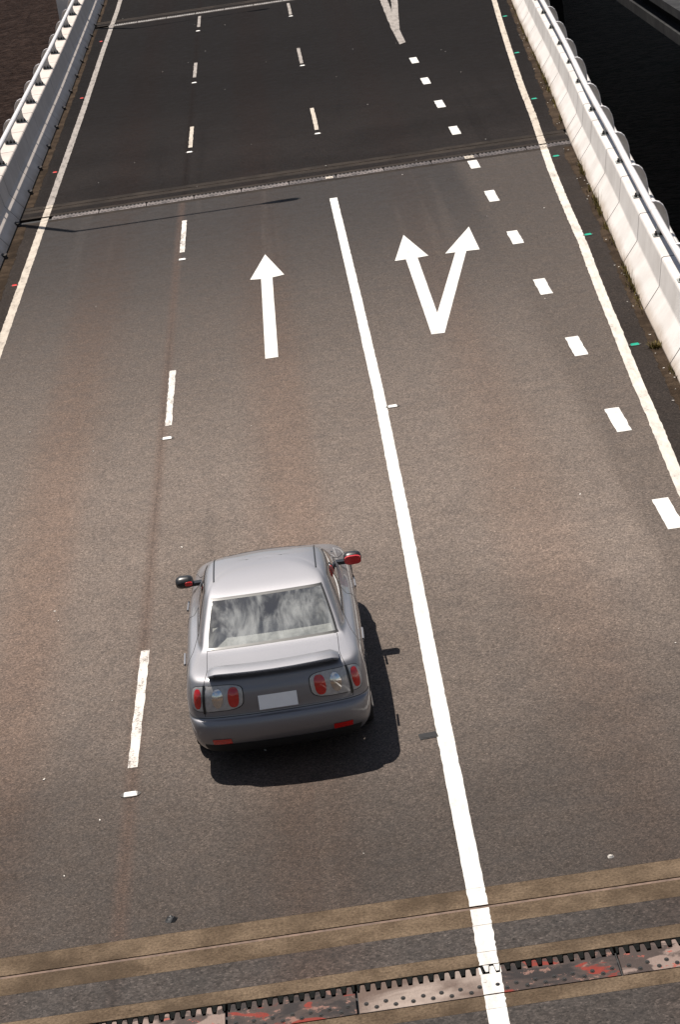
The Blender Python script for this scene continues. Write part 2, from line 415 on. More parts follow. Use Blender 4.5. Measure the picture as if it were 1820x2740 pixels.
# right lane line beyond the middle joint
for y0 in (57.5, 69.27, 81.31, 93.3, 105.3):
    v, f = ribbon(lambda y: 0.785, 0.098, y0, y0 + 3.4, jit=0.004); marking('lane_dash', v, f, M['paint_worn'] if y0 < 56 else M['paint_vignetted'] if y0 < 62 else M['paint_far'], y0)
SOL = [(4, 0.50), (15.9, 0.632), (17.7, 0.668), (21.25, 0.697), (23.8, 0.722), (27.85, 0.767), (33.85, 0.815), (39.4, 0.818), (48.8, 0.805)]
sol = lambda y: lerp_tab(SOL, y)
for a, b, ro in ((4.0, 16.12, 10), (18.1, 48.8, 30)):
    v, f = ribbon(sol, 0.158, a, b, jit=0.002); marking('solid_lane_line', v, f, M['paint_fresh'], ro)
for (a, b), ry in zip(road_edges, (30, 30, 60, 100)):
    v, f = ribbon(redge, 0.155, a, b); marking('edge_line', v, f, M['paint_cream'] if ry == 30 else M['paint_vignetted'] if ry == 60 else M['paint_far'], ry)
    v, f = ribbon(ledge, 0.155, a, b); marking('edge_line', v, f, M['paint_vignetted'] if ry == 30 else M['paint_far'], ry)
for k in range(11):
    y0 = 26.15 + 3.99 * k
    x = 3.865 + (0.02 if 1 <= k <= 8 else -0.01)
    if k == 6: y0 = 49.75   # stops short of the middle joint
    v, f = ribbon(lambda y: x, 0.20, y0, y0 + 1.12 - (0.2 if k == 6 else 0), jit=0.004); marking('continuity_block', v, f, M['paint_fresh'], y0)
# arrows
def poly_mark(name, polys, mat, y, label):
    v = []; f = []
    for p in polys:
        b = len(v); v += [(x, yy, 0.004) for x, yy in p]; f.append(tuple(range(b, b + len(p))))
    return marking(name, v, f, mat, y, label)
poly_mark('straight_arrow', [[(-0.818, 36.62), (-0.610, 36.62), (-0.594, 42.30), (-0.374, 42.39), (-0.693, 44.33), (-1.000, 42.37), (-0.800, 42.30)]], M['paint_fresh'], 36, 'straight arrow painted ahead of the car')
poly_mark('forked_arrow', [[(1.842, 36.62), (1.95, 36.61), (2.046, 37.93), (2.051, 42.17), (1.838, 42.17)], [(1.95, 36.61), (2.050, 36.60), (2.935, 42.13), (2.737, 42.15), (2.046, 37.93)], [(1.637, 42.17), (1.838, 42.17), (2.051, 42.17), (2.250, 42.20), (1.942, 44.25)], [(2.553, 42.17), (2.737, 42.15), (2.935, 42.13), (3.175, 42.10), (3.177, 44.13)]], M['paint_fresh'], 36, 'forked arrow with two heads in the right lane')
# gore
v = []; f = []
for (x0, y0, x1, y1, w0, w1) in ((3.80, 73.6, 4.02, 84.6, 0.20, 0.26), (3.84, 73.6, 4.50, 84.6, 0.20, 0.22)):
    b = len(v); n = 30
    for i in range(n + 1):
        t = i / n; x = x0 + (x1 - x0) * t; w = w0 + (w1 - w0) * t; y = y0 + (y1 - y0) * t
        v += [(x - w / 2 + random.gauss(0, 0.006), y, 0.004 + 0.003 * (b > 0)), (x + w / 2 + random.gauss(0, 0.006), y, 0.004 + 0.003 * (b > 0))]
    f += [(b + 2 * i, b + 2 * i + 1, b + 2 * i + 3, b + 2 * i + 2) for i in range(n)]
b = len(v); v += [(3.70, 70.2, 0.004), (3.90, 70.5, 0.004), (3.93, 73.62, 0.004), (3.71, 73.62, 0.004)]; f.append((b, b + 1, b + 2, b + 3))
marking('gore_marking', v, f, M['paint_far'], 75, 'V-shaped gore lines where the exit lane splits off')

# ------------------------------------------------------------------ expansion joints
PITCHF = 0.0845; NF = 12; PLATE = NF * PITCHF + 0.022      # plate length
def finger_poly(x):
    return [(x - 0.026, 16.652), (x + 0.026, 16.652), (x + 0.017, 16.755), (x + 0.012, 16.765), (x - 0.012, 16.765), (x - 0.017, 16.755)]
def dark_finger(x):
    return [(x - 0.024, 16.80), (x - 0.0135, 16.705), (x - 0.010, 16.695), (x + 0.010, 16.695), (x + 0.0135, 16.705), (x + 0.024, 16.80)]
def plate_mesh(mat, i):
    mb = MB()
    L = NF * PITCHF
    # body outline with the fingers as one polygon
    top = []
    for q in range(NF):
        p = finger_poly((q + 0.5) * PITCHF)
        top += [p[1], p[2], p[3], p[4], p[5], p[0]][::-1]
    poly = [(0.0, 16.34), (L, 16.34), (L, 16.652)] + [pt for pt in reversed(top)] + [(0.0, 16.652)]
    mb.prism(poly, -0.035, 0.003)
    return mb.me('steel_plate', [mat])
def comb_mesh():
    mb = MB()
    for q in range(NF):
        poly = dark_finger(q * PITCHF)
        if q == 0: poly = clip_poly(poly, 0, 0.0, False)
        mb.prism(poly, -0.05, -0.004)
    mb.prism(clip_poly(dark_finger(NF * PITCHF), 0, NF * PITCHF, True), -0.05, -0.004)
    return mb.me('comb_plate', [M['comb']])
bolt_b = MB(); bolt_b.prism([(0.019 * math.cos(2 * math.pi * i / 10), 0.027 * math.sin(2 * math.pi * i / 10)) for i in range(10)], 0, 0.004)
bolt_b.prism([(0.012 * math.cos(2 * math.pi * i / 6), 0.016 * math.sin(2 * math.pi * i / 6)) for i in range(6)], 0.004, 0.009)
bolt_me = bolt_b.me('bolt', [M['nut']])
row_b = MB()
for i in range(14):
    x = 0.06 + i * 0.0705; y = 16.405 if i % 2 else 16.455
    row_b.prism([(x - 0.02, y - 0.022), (x + 0.02, y - 0.022), (x + 0.02, y + 0.022), (x - 0.02, y + 0.022)], 0.003, 0.007)
row_me = row_b.me('bolt_row', [M['nut']])
plate_me = [plate_mesh(m, i) for i, m in enumerate(M['steel'])]
far_steel = plain('rubbed_grey_steel', (0.15, 0.128, 0.12), 0.55, 0.1, 0.2, var=0.55, nscale=2.2)
far_plate = plate_mesh(far_steel, 3)
far_dark = plate_mesh(plain('rusty_brown_steel', (0.075, 0.06, 0.055), 0.55, 0.2, var=0.4, nscale=4), 4)
far_bright = plate_mesh(plain('bright_worn_steel', (0.26, 0.24, 0.225), 0.5, 0.1, 0.2, var=0.3, nscale=4), 5)
comb_me = comb_mesh()
for ji, off in enumerate(JOINTS):
    lab = ['toothed steel expansion joint across the road in front of the viewer', 'toothed steel expansion joint across the road beyond the arrows', 'far expansion joint across the road near the top of the view'][ji]
    J = empty('expansion_joint', (0, 16.34 + off, 0), lab, 'expansion joint', 'expansion joints across the bridge road')
    xl = lb(16.5 + off) - 0.02; xr = rb(16.9 + off) + 0.02
    def part(name, mb, mat, sm=False):
        me = mb.me(name, mat); o = put(name, me, J, (0, -16.34, 0)); return o
    nos = M['nosing'] if ji == 0 else M['nosing_far'] if 'nosing_far' in M else M['nosing']
    if ji and 'nosing_far' not in M:
        M['nosing_far'] = concrete('dark_brown_nosing', (0.022, 0.017, 0.0135), (0.036, 0.028, 0.022), 0.6, 0.3); nos = M['nosing_far']  # darker brown version of the near nosing
    for (a, b) in ((16.122, 16.33), (16.80, 17.005), (17.45, 17.735), (17.785, 18.098)):
        mb = MB(); n = 60
        # jagged far edge where the asphalt laps the nosing
        v = []
        for i in range(n + 1):
            x = xl + (xr - xl) * i / n
            v += [(x, a, 0.0), (x, b, 0.0)]
        mb.add(v, [(2 * i, 2 * i + 2, 2 * i + 3, 2 * i + 1) for i in range(n)])
        mb.add([(xl, a, 0), (xr, a, 0), (xr, a, -0.06), (xl, a, -0.06)], [(0, 3, 2, 1)])
        mb.add([(xl, b, 0), (xr, b, 0), (xr, b, -0.06), (xl, b, -0.06)], [(0, 1, 2, 3)])
        part('concrete_nosing', mb, [nos])
    mb = MB(); mb.add([(xl, 17.007, 0), (xr, 17.007, 0), (xr, 17.448, 0), (xl, 17.448, 0)], [(0, 1, 2, 3)])
    part('asphalt_infill', mb, [M['asphalt_near'] if ji == 0 else M['asphalt_far']])
    mb = MB(); mb.add([(xl, 17.735, -0.008), (xr, 17.735, -0.008), (xr, 17.785, -0.008), (xl, 17.785, -0.008)], [(0, 1, 2, 3)])
    part('joint_seal', mb, [M['seal']])
    mb = MB(); mb.add([(xl, 16.30, -0.055), (xr, 16.30, -0.055), (xr, 16.82, -0.055), (xl, 16.82, -0.055)], [(0, 1, 2, 3)])
    part('joint_trough', mb, [M['black_rubber']])
    x = -1.449 + (0.36 if ji == 1 else 0.0) - PLATE * 6
    i = 0
    pat = {-4: 2, -3: 0, -2: 2, -1: 2, 0: 0, 1: 1, 2: 0, 3: 2, 4: 0}
    while x < xr - 0.3:
        k = i - 6
        if x > xl - 0.1:
            if ji == 0: me = plate_me[pat.get(k, k % 3)]
            elif ji == 1: me = far_plate if k < 1 or k == 2 else far_dark
            else: me = far_bright
            ye = 0.0
            p = put('steel_plate', me, J, (x, -16.34, 0))
            if ji == 0:
                p['label'] = {0: 'dark toothed steel plate with red patches', 1: 'pale pinkish toothed steel plate', 2: 'dark steel plate with red paint beside white line'}.get(k, '') or ('dark toothed steel plate' if me is plate_me[0] else 'pinkish burnt toothed steel plate')
            c = put('comb_plate', comb_me, J, (x, -16.34, 0))
            if ji == 0:
                for q in range(13):
                    put('bolt', bolt_me, p, (0.06 + q * 0.0745 + random.gauss(0, 0.004), (16.40 if q % 2 else 16.468) + random.gauss(0, 0.004), 0.003))
            else: put('bolt_row', row_me, p)['kind'] = 'stuff'
        x += PLATE; i += 1
    if ji == 0:
        # white line carried across nosings, plate and fingers
        mb = MB()
        for (a, b, z) in ((16.124, 16.328, 0.004), (16.802, 17.003, 0.004), (17.009, 17.446, 0.004), (17.452, 17.733, 0.004), (17.787, 18.096, 0.004)):
            v, f = ribbon(sol, 0.158, a, b, z, 0.003, 0.04); mb.add(v, f)
        v, f = ribbon(sol, 0.162, 16.342, 16.65, 0.0065, 0.002, 0.05); mb.add(v, f)
        for q in range(24):
            xx = -1.449 + PLATE * (1 + q // 12) + (q % 12 + 0.5) * PITCHF
            for poly, z in ((finger_poly(xx), 0.0062), (dark_finger(xx - PITCHF / 2), -0.001)):
                pc = clip_poly(clip_poly(poly, 0, 0.56, False), 0, 0.735, True)
                if len(pc) > 2:
                    b = len(mb.v); mb.v += [(a_, b_, z) for a_, b_ in pc]; mb.f.append(tuple(range(b, b + len(pc)))); mb.m.append(0)
        part('line_paint', mb, [M['paint']])
    for fx in (ledge, redge):
        mb = MB()
        for (a, b, z) in ((16.124, 16.328, 0.004), (16.342, 16.65, 0.0065), (16.802, 17.003, 0.004), (17.009, 17.446, 0.004), (17.452, 17.733, 0.004), (17.787, 18.096, 0.004)):
            v, f = ribbon(lambda y: fx(y + off), 0.155, a, b, z, 0.004, 0.06); mb.add(v, f)
        part('line_paint', mb, [(M['paint_cream'], M['paint_vignetted'], M['paint_far'])[ji]])
    if ji == 1:
        for (x0, x1, a, b) in ((3.77, 3.97, 16.342, 16.65), (0.74, 0.90, 16.40, 16.62)):
            mb = MB(); mb.add([(x0, a, 0.0065), (x1, a, 0.0065), (x1, b, 0.0065), (x0, b, 0.0065)], [(0, 1, 2, 3)]); part('line_paint', mb, [M['paint_vignetted']])

# ------------------------------------------------------------------ barriers
PROF = [(0.0, -0.25), (0.0, 0.03), (0.012, 0.05), (0.258, 0.362), (0.268, 0.385), (0.338, 0.79), (0.352, 0.815), (0.375, 0.825), (0.70, 0.825), (0.728, 0.80), (0.735, 0.40), (0.735, -0.55)]
def panel_mesh(side, base, ya, yb, parent_loc, inset=0.0):
    n = max(1, int((yb - ya) / 1.1)); v = []; f = []; m = len(PROF)
    z0 = 0.05 if side < 0 else 0.0
    for i in range(n + 1):
        y = ya + (yb - ya) * i / n; x = base(y)
        for (dx, z) in PROF:
            if inset: dx = dx + inset if dx < 0.5 else dx - inset; z = z - inset if z > 0.5 else z
            if side < 0 and z < 0.045 and dx < 0.3 and not inset: z = 0.035 if z > 0 else 0.034
            v.append((x + side * dx - parent_loc[0], y - parent_loc[1], z - parent_loc[2]))
    for i in range(n):
        for j in range(m):
            a, b, c, d = i * m + j, i * m + (j + 1) % m, (i + 1) * m + (j + 1) % m, (i + 1) * m + j
            f.append((a, b, c, d) if side > 0 else (d, c, b, a))
    e0 = tuple(range(m)); e1 = tuple(n * m + q for q in range(m))
    f.append(tuple(reversed(e0)) if side > 0 else e0); f.append(e1 if side > 0 else tuple(reversed(e1)))
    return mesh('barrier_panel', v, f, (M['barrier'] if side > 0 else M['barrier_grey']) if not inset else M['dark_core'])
R_JOINTS = [4.2, 7.3, 10.4, 13.5, 16.55, 16.95, 20.1, 23.3, 26.5, 29.7, 32.92, 36.1, 39.40, 42.65, 45.47, 48.71, 50.80, 52.46, 55.48, 58.5, 61.5, 64.5, 67.5, 70.5, 73.5, 76.6, 79.6, 82.7, 85.4, 87.0, 90.1, 93.2, 96.3, 99.4, 102.5, 106, 110, 114, 118, 122, 126, 130, 134]
L_JOINTS = [4.2, 7.3, 10.4, 13.5, 16.6, 17.9, 21.0, 24.2, 27.4, 30.6, 33.8, 37, 40.1, 43.2, 45.9, 48.6, 51.32, 52.65, 55.72, 58.60, 61.60, 64.78, 67.93, 71.20, 74.63, 77.83, 81.1, 84.42, 86.2, 87.99, 91.1, 94.3, 97.5, 100.7, 104, 107.2, 111, 115, 119, 123, 127, 131, 134]
def build_barrier(side, base, joints, label):
    loc = (base(joints[0]), joints[0], 0)
    B = empty('concrete_barrier', loc, label, 'barrier', 'concrete barriers along the bridge edges')
    for a, b in zip(joints[:-1], joints[1:]):
        g = 0.022 if abs(a - 50.8) > 0.1 and abs(a - 51.32) > 0.1 else 0.03
        put('barrier_panel', panel_mesh(side, base, a + g, b - g, loc), B)
    put('barrier_core', panel_mesh(side, base, joints[0] + 0.02, joints[-1] - 0.02, loc, 0.005), B)
    return B
BR = build_barrier(1, rb, R_JOINTS, 'sunlit white concrete barrier along the right edge of the road')
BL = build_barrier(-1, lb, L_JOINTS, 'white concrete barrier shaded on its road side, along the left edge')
# drain outlets in the foot of the left barrier
sc = MB()
sc.add([(0.030, -0.11, 0.005), (0.030, 0.11, 0.005), (0.030, 0.11, 0.075), (0.030, -0.11, 0.075), (-0.05, -0.09, 0.005), (-0.05, 0.09, 0.005), (-0.05, 0.09, 0.10), (-0.05, -0.09, 0.10)],
       [(0, 1, 2, 3), (0, 4, 5, 1), (1, 5, 6, 2), (2, 6, 7, 3), (3, 7, 4, 0)])
sc.box(0.030, 0.045, -0.11, -0.08, 0.01, 0.085); sc.box(0.030, 0.045, 0.08, 0.11, 0.01, 0.085); sc.box(0.030, 0.05, -0.08, 0.08, 0.06, 0.085)
sc_me = sc.me('drain_outlet', [M['dark_core']])
y = 38.2
for y in [38.0, 41.2, 44.4, 47.55, 50.76, 54.45, 57.53, 60.62, 63.68, 66.95, 70.13, 73.38, 76.68, 79.86, 83.28, 86.22, 89.36, 92.6, 95.8, 99.0]:
    put('drain_outlet', sc_me, BL, (lb(y) - BL.location.x, y - BL.location.y, 0))

# ------------------------------------------------------------------ steel rails on the barriers
def post_mesh(side):
    mb = MB(); T = 0.012
    outer = [(0.395, 1.391), (0.46, 1.392), (0.525, 1.362), (0.58, 1.305), (0.615, 1.22), (0.632, 1.13), (0.638, 1.04), (0.638, 0.94), (0.640, 0.845)]
    inner = [(0.405, 0.845), (0.432, 0.90), (0.452, 0.97), (0.462, 1.05), (0.460, 1.12), (0.445, 1.19), (0.425, 1.25), (0.40, 1.285)]
    poly = outer + inner
    n = len(poly)
    v = [(side * x, -T, z) for x, z in poly] + [(side * x, T, z) for x, z in poly]
    # strips between the outer and inner edge (same count after resampling)
    inn = inner[::-1] + [inner[0]]
    v = []; f = []
    for (a, b) in zip(outer, inn):
        v += [(side * a[0], -T, a[1]), (side * b[0], -T, b[1]), (side * a[0], T, a[1]), (side * b[0], T, b[1])]
    for i in range(len(outer) - 1):
        p, q = 4 * i, 4 * i + 4
        f += [(p, q, q + 1, p + 1), (p + 2, p + 3, q + 3, q + 2), (p, p + 2, q + 2, q), (p + 1, q + 1, q + 3, p + 3)]
    mb.add(v, f, 0)
    # flange along the outer arc, tapering at the top over the pipe
    v = []; f = []
    for i, (x, z) in enumerate(outer):
        w = 0.03 + 0.05 * min(1, i / 3)
        t = 0.010
        v += [(side * x, -w, z), (side * x, w, z), (side * (x + t), w, z + t * 0.6), (side * (x + t), -w, z + t * 0.6)]
    for i in range(len(outer) - 1):
        p, q = 4 * i, 4 * i + 4
        for j in range(4): f.append((p + j, p + (j + 1) % 4, q + (j + 1) % 4, q + j))
    f += [(0, 1, 2, 3), tuple(len(v) - 4 + j for j in (3, 2, 1, 0))]
    mb.add(v, f, 1)
    return mb.me('post', [M['post_grey'], M['rail_white']])
bp = MB(); bp.box(-0.13, 0.13, -0.105, 0.105, 0, 0.018)
bp_me = bp.me('base_plate', [M['galv']])
nb = MB()
nb.prism([(0.026 * math.cos(i * math.pi / 3), 0.026 * math.sin(i * math.pi / 3)) for i in range(6)], 0, 0.04)
nb.prism([(0.012 * math.cos(i * math.pi / 3), 0.012 * math.sin(i * math.pi / 3)) for i in range(6)], 0.04, 0.075)
nut_me = nb.me('nut', [M['nut']])
R_POSTS = [6.2, 9.3, 12.4, 15.5, 18.6, 21.7, 24.9, 28.1, 31.3, 34.45, 37.62, 40.75, 44.01, 47.0, 49.9, 53.75, 56.75, 59.95, 63.0, 66.1, 69.2, 72.3, 75.4, 78.5, 81.6, 84.6, 87.7, 90.8, 93.9, 97.0, 100.1]
L_POSTS = [8.75, 11.98, 15.2, 18.45, 21.68, 24.9, 28.15, 31.4, 34.6, 37.85, 41.08, 44.3, 47.55, 50.8, 54.05, 56.95, 60.18, 63.35, 66.6, 69.86, 73.22, 76.59, 79.87, 83.26, 86.25, 89.5, 92.8, 96.1, 99.4]
def build_rail(side, base, posts, label):
    loc = (base(posts[0]) + side * 0.5, posts[0], 0.825)
    G = empty('steel_rail', loc, label, 'guard rail', 'white tube rails on the barriers')
    pm = post_mesh(side)
    L = Vector(loc)
    ya, yb = posts[0] - 2.5, posts[-1] + 2.0
    path = []; y = ya
    while y < yb:
        path.append(Vector((base(y) + side * 0.39, y, 1.33)) - L); y += 1.6
    mb = MB(); mb.tube(path, 0.060, 16)
    put('pipe', mb.me('pipe', [M['rail_white']], True), G)
    for i, y in enumerate(posts):
        ang = math.atan2(base(y - 0.5) - base(y + 0.5), 1.0)
        p = put('post', pm, G, (base(y) - L.x, y - L.y, -0.825), (0, 0, ang))
        put('base_plate', bp_me, p, (side * 0.505, 0, 0.826))
        for sx in (-0.085, 0.0, 0.085):
            put('nut', nut_me, p, (side * (0.505 + sx), -0.068, 0.844))
        if i % 3 == 1:
            q = y - 0.55
            c = Vector((base(q) + side * 0.39, q, 1.33)) - L
            d = Vector((base(q + 0.1) - base(q), 0.1, 0)).normalized()
            s = MB(); s.tube([c - d * 0.012, c + d * 0.012], 0.0632, 16)
            put('pipe_sleeve', s.me('pipe_sleeve', [M['post_grey']]), G)
    return G
build_rail(1, rb, R_POSTS, 'white tube rail on curved posts bolted to the right barrier')
build_rail(-1, lb, L_POSTS, 'white tube rail on curved posts bolted to the left barrier')

# ------------------------------------------------------------------ street lamps (poles stand outside the left barrier)
def lamp(y, label):
    t = empty('street_lamp', (-6.92, y, -0.3), label, 'street lamp', 'street lamps outside the left barrier')
    mb = MB(); mb.box(-0.42, 0.12, -0.2, 0.2, -0.5, 1.75); mb.box(-0.46, 0.16, -0.24, 0.24, 1.752, 1.80); put('pedestal', mb.me('pedestal', [M['barrier']]), t)
    mb = MB(); mb.tube([(0, 0, 1.4), (0, 0, 5.0), (0, 0, 9.05)], 0.1, 14, radii=[0.12, 0.10, 0.075]); put('pole', mb.me('pole', [M['rail_white']], True), t)
    mb = MB(); mb.tube([(0, 0, 8.95), (0.35, 0.0, 9.08), (2.0, 0.03, 9.10), (4.0, 0.05, 9.13)], 0.05, 10, radii=[0.065, 0.06, 0.05, 0.04]); put('arm', mb.me('arm', [M['rail_white']], True), t)
    mb = MB()
    prof = [(3.85, 0.03, 0.03), (4.02, 0.10, 0.06), (4.3, 0.15, 0.08), (4.6, 0.15, 0.07), (4.72, 0.08, 0.04)]
    v = []; f = []; n = 12
    for (x, w, h) in prof:
        for j in range(n):
            a = 2 * math.pi * j / n; v.append((x, 0.05 + w * math.cos(a), 9.14 + h * math.sin(a)))
    for i in range(len(prof) - 1):
        for j in range(n): f.append((i * n + j, i * n + (j + 1) % n, (i + 1) * n + (j + 1) % n, (i + 1) * n + j))
    f += [tuple(reversed(range(n))), tuple((len(prof) - 1) * n + j for j in range(n))]
    mb.add(v, f); put('lamp_head', mb.me('lamp_head', [M['post_grey']], True), t)
lamp(52.1, 'street lamp whose bent shadow crosses the road at the middle joint')
lamp(86.75, 'street lamp whose white base shows behind the far left rail')

# ------------------------------------------------------------------ neighbouring bridge on the right
nb_t = empty('neighbouring_bridge', (13.0, 60, -17), 'stained concrete bridge running beside the road, seen past the right rail', 'bridge')
def nbp(name, boxes, mat):
    mb = MB()
    for b in boxes: mb.box(b[0] - 13.0, b[1] - 13.0, b[2] - 60, b[3] - 60, b[4] + 17, b[5] + 17)
    return put(name, mb.me(name, [mat]), nb_t)
for i in range(28):
    a = -20 + i * 10.0
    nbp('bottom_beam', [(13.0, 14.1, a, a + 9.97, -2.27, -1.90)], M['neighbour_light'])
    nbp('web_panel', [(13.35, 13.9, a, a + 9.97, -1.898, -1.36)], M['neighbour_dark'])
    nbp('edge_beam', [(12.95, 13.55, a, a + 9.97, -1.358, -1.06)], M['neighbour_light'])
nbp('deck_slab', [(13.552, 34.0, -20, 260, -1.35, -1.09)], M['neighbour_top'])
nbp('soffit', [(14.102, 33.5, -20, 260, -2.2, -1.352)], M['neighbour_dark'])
for y in (12, 165, 240):
    for x in (18.0, 28.0): nbp('pier', [(x, x + 2, y - 1, y + 1, -20, -2.201)], M['neighbour_dark'])

# ------------------------------------------------------------------ dirt, weeds, litter
def dirt_strip(side, base, edge, name, y0, y1, wf):
    v = []; f = []; y = y0; i = 0
    while y < y1:
        w = wf(y) * (0.72 + 0.55 * (mnoise.noise(Vector((y * 0.9, side * 3, 0))) * 0.5 + 0.5) + 0.22 * mnoise.noise(Vector((y * 5, 1, 0))))
        b = base(y) + side * 0.12
        v += [(b, y, 0.0042), (base(y) - side * w, y, 0.0042)]
        y += 0.07; i += 1
    f = [(2 * k, 2 * k + 1, 2 * k + 3, 2 * k + 2) for k in range(i - 1)]
    o = put(name, mesh(name, v, f, M['dirt'])); o['kind'] = 'stuff'; return o
for a, b in ((18.2, 50.7), (52.75, 85.2), (87.4, 120)):
    tag(dirt_strip(1, rb, None, 'gutter_dirt', a, b, lambda y: lerp_tab([(20, .16), (32, .17), (38, .15), (44, .15), (50, .22), (60, .2), (75, .14), (120, .14)], y)), 'brown dirt along the foot of the right barrier')
    tag(dirt_strip(-1, lb, None, 'gutter_dirt', a, b, lambda y: lerp_tab([(20, .24), (45, .24), (52, .20), (62, .17), (80, .13), (120, .1)], y)), 'brown dirt along the foot of the left barrier')

def grass_mat(name, a, b):
    t = NT(name)
    r = t.n.new('ShaderNodeNewGeometry').outputs['Random Per Island']
    t.set(base=t.mix(r, a, b), rough=0.7, spec=0.2); return t.mat
M['weed'] = grass_mat('dry_weed', (0.045, 0.042, 0.008), (0.17, 0.125, 0.035))
def blade(mb, x, y, h, lean, w=0.006):
    a = random.uniform(0, 2 * math.pi); dx, dy = math.cos(a) * lean, math.sin(a) * lean
    px, py = -math.sin(a) * w, math.cos(a) * w
    mb.add([(x - px, y - py, 0.002), (x + px, y + py, 0.002), (x + dx * .5 + px * .6, y + dy * .5 + py * .6, h * .65), (x + dx * .5 - px * .6, y + dy * .5 - py * .6, h * .65), (x + dx, y + dy, h)], [(0, 1, 2, 3), (3, 2, 4)])
wb = MB()
for (yc, spread, n) in ((36.7, .5, 25), (37.9, .9, 130), (39.0, .5, 50), (41.0, .4, 30), (42.3, .25, 60), (43.9, .5, 150), (44.6, .5, 90), (45.8, .3, 40), (47.6, .4, 70), (48.3, .3, 40), (54.0, .3, 30), (56.2, .6, 60), (58.2, .5, 50), (60.0, .9, 120), (62, .6, 60), (64, .8, 60), (67.2, .3, 40), (69.5, 1.2, 50), (73, 1.5, 50), (32.6, .3, 14)):
    for _ in range(n):
        y = random.gauss(yc, spread * 0.6); x = rb(y) - abs(random.gauss(0.01, 0.035))
        tall = random.random() < 0.08
        blade(wb, x, y, random.uniform(.2, .42) if tall else random.uniform(.04, .12), random.uniform(.02, .12) if tall else random.uniform(.02, .07), 0.004 if tall else 0.008)
put('weeds', wb.me('weeds', [M['weed']]))['kind'] = 'stuff'
tb = MB()
for _ in range(90):
    a = random.uniform(0, 6.28); r = abs(random.gauss(0, 0.045))
    blade(tb, r * math.cos(a) * 1.5, r * math.sin(a), random.uniform(.04, .11), random.uniform(.04, .12), 0.008)
for _ in range(3): blade(tb, 0.06, 0.02, random.uniform(.3, .4), 0.1, 0.004)
tag(put('grass_tuft', tb.me('grass_tuft', [M['weed']]), None, (4.955, 33.95, 0.003)), 'yellow-green grass tuft growing alone at the foot of the right barrier', 'grass tuft')

M['chip'] = plain('pale_chip', (0.62, 0.58, 0.52), 0.6)
cb = MB()
for _ in range(55):
    y = 18.5 + 70 * random.random() ** 1.3; x = random.uniform(lb(y) + .2, rb(y) - .2)
    s = random.uniform(.005, .014) * (0.9 + 0.003 * y); a = random.uniform(0, 3.1)
    pts = [(x + s * k * math.cos(a + q), y + 1.5 * s * k * math.sin(a + q)) for q, k in ((0, 1.6), (1.3, .7), (2.9, 1.3), (4.4, .8))]
    cb.prism(pts, 0.001, 0.006 + s * 0.3)
for _ in range(60):
    y = random.uniform(31, 75); x = rb(y) - random.uniform(0.01, 0.2); s = random.uniform(.006, .018); a = random.uniform(0, 3.1)
    cb.prism([(x + s * k * math.cos(a + q), y + s * k * math.sin(a + q)) for q, k in ((0, 1.6), (1.3, .7), (2.9, 1.3), (4.4, .8))], 0.004, 0.012)
put('stone_chips', cb.me('stone_chips', [M['chip']]))['kind'] = 'stuff'
# single bits lying on the road
def scrap(name, x, y, r, h, mat, label, cat, n=9):
    mb = MB(); ring = []
    for i in range(n):
        a = 2 * math.pi * i / n; k = r * random.uniform(.6, 1.25); ring.append((k * math.cos(a), k * math.sin(a) * .8))
    v = [(p[0], p[1], 0) for p in ring] + [(p[0] * .6, p[1] * .6, h * random.uniform(.5, 1.2)) for p in ring] + [(0, 0, h * .7)]
    f = [(i, (i + 1) % n, n + (i + 1) % n, n + i) for i in range(n)] + [(n + i, n + (i + 1) % n, 2 * n) for i in range(n)]
    mb.add(v, f); tag(put(name, mb.me(name, [mat]), None, (x, y, 0.002)), label, cat)
scrap('rubber_scrap', -1.93, 18.33, 0.055, 0.03, M['black_rubber'], 'black rubber scrap beside the tan nosing left of the white line', 'scrap', 11)
scrap('white_pebble', 1.86, 18.30, 0.035, 0.02, M['chip'], 'white pebble near the joint, right of the solid line', 'pebble')
# small dark cover plate set in the lane right of the car
mb = MB(); mb.box(-0.09, 0.09, -0.07, 0.07, 0.0, 0.004); mb.box(-0.06, 0.06, -0.045, 0.045, 0.004, 0.006)
tag(put('cover_plate', mb.me('cover_plate', [M['nut'], M['nut']]), None, (0.535, 21.35, 0.001), (0, 0, 0.1)), 'small dark metal cover plate in the asphalt beside the solid line', 'cover plate')

# ------------------------------------------------------------------ raised pavement markers
def marker_set(name, col, lens, spots, group, labels, base_col=(0.06, 0.052, 0.047), w=0.1):
    bm = MB()
    pad = [(w * 0.86 * math.cos(a), 0.07 * math.sin(a)) for a in [i * math.pi / 6 for i in range(12)]]
    bm.prism(pad, 0, 0.003)
    pm = bm.me('pad', [plain(name + '_pad', base_col, 0.8)])
    bm = MB(); h = 0.017; hw = w / 2 * 1.1
    v = [(-hw, -.045, 0), (hw, -.045, 0), (hw, .045, 0), (-hw, .045, 0), (-hw * .8, -.02, h), (hw * .8, -.02, h), (hw * .8, .02, h), (-hw * .8, .02, h)]
    bm.add(v, [(4, 5, 6, 7), (1, 2, 6, 5), (2, 3, 7, 6), (3, 0, 4, 7)], 0); bm.add(v, [(0, 1, 5, 4)], 1)
    hm = bm.me('housing', [plain(name + '_body', col, 0.85, 0, 0.15), plain(name + '_lens', lens, 0.6, 0, 0.2)])
    for (x, y), lab in zip(spots, labels):
        t = empty(name, (x, y, 0.0045), lab, 'road marker', group)
        put('pad', pm, t); put('housing', hm, t, (0, 0, 0.003))
ordn = ['nearest', 'second', 'third', 'fourth', 'fifth', 'sixth', 'seventh', 'eighth', 'ninth']
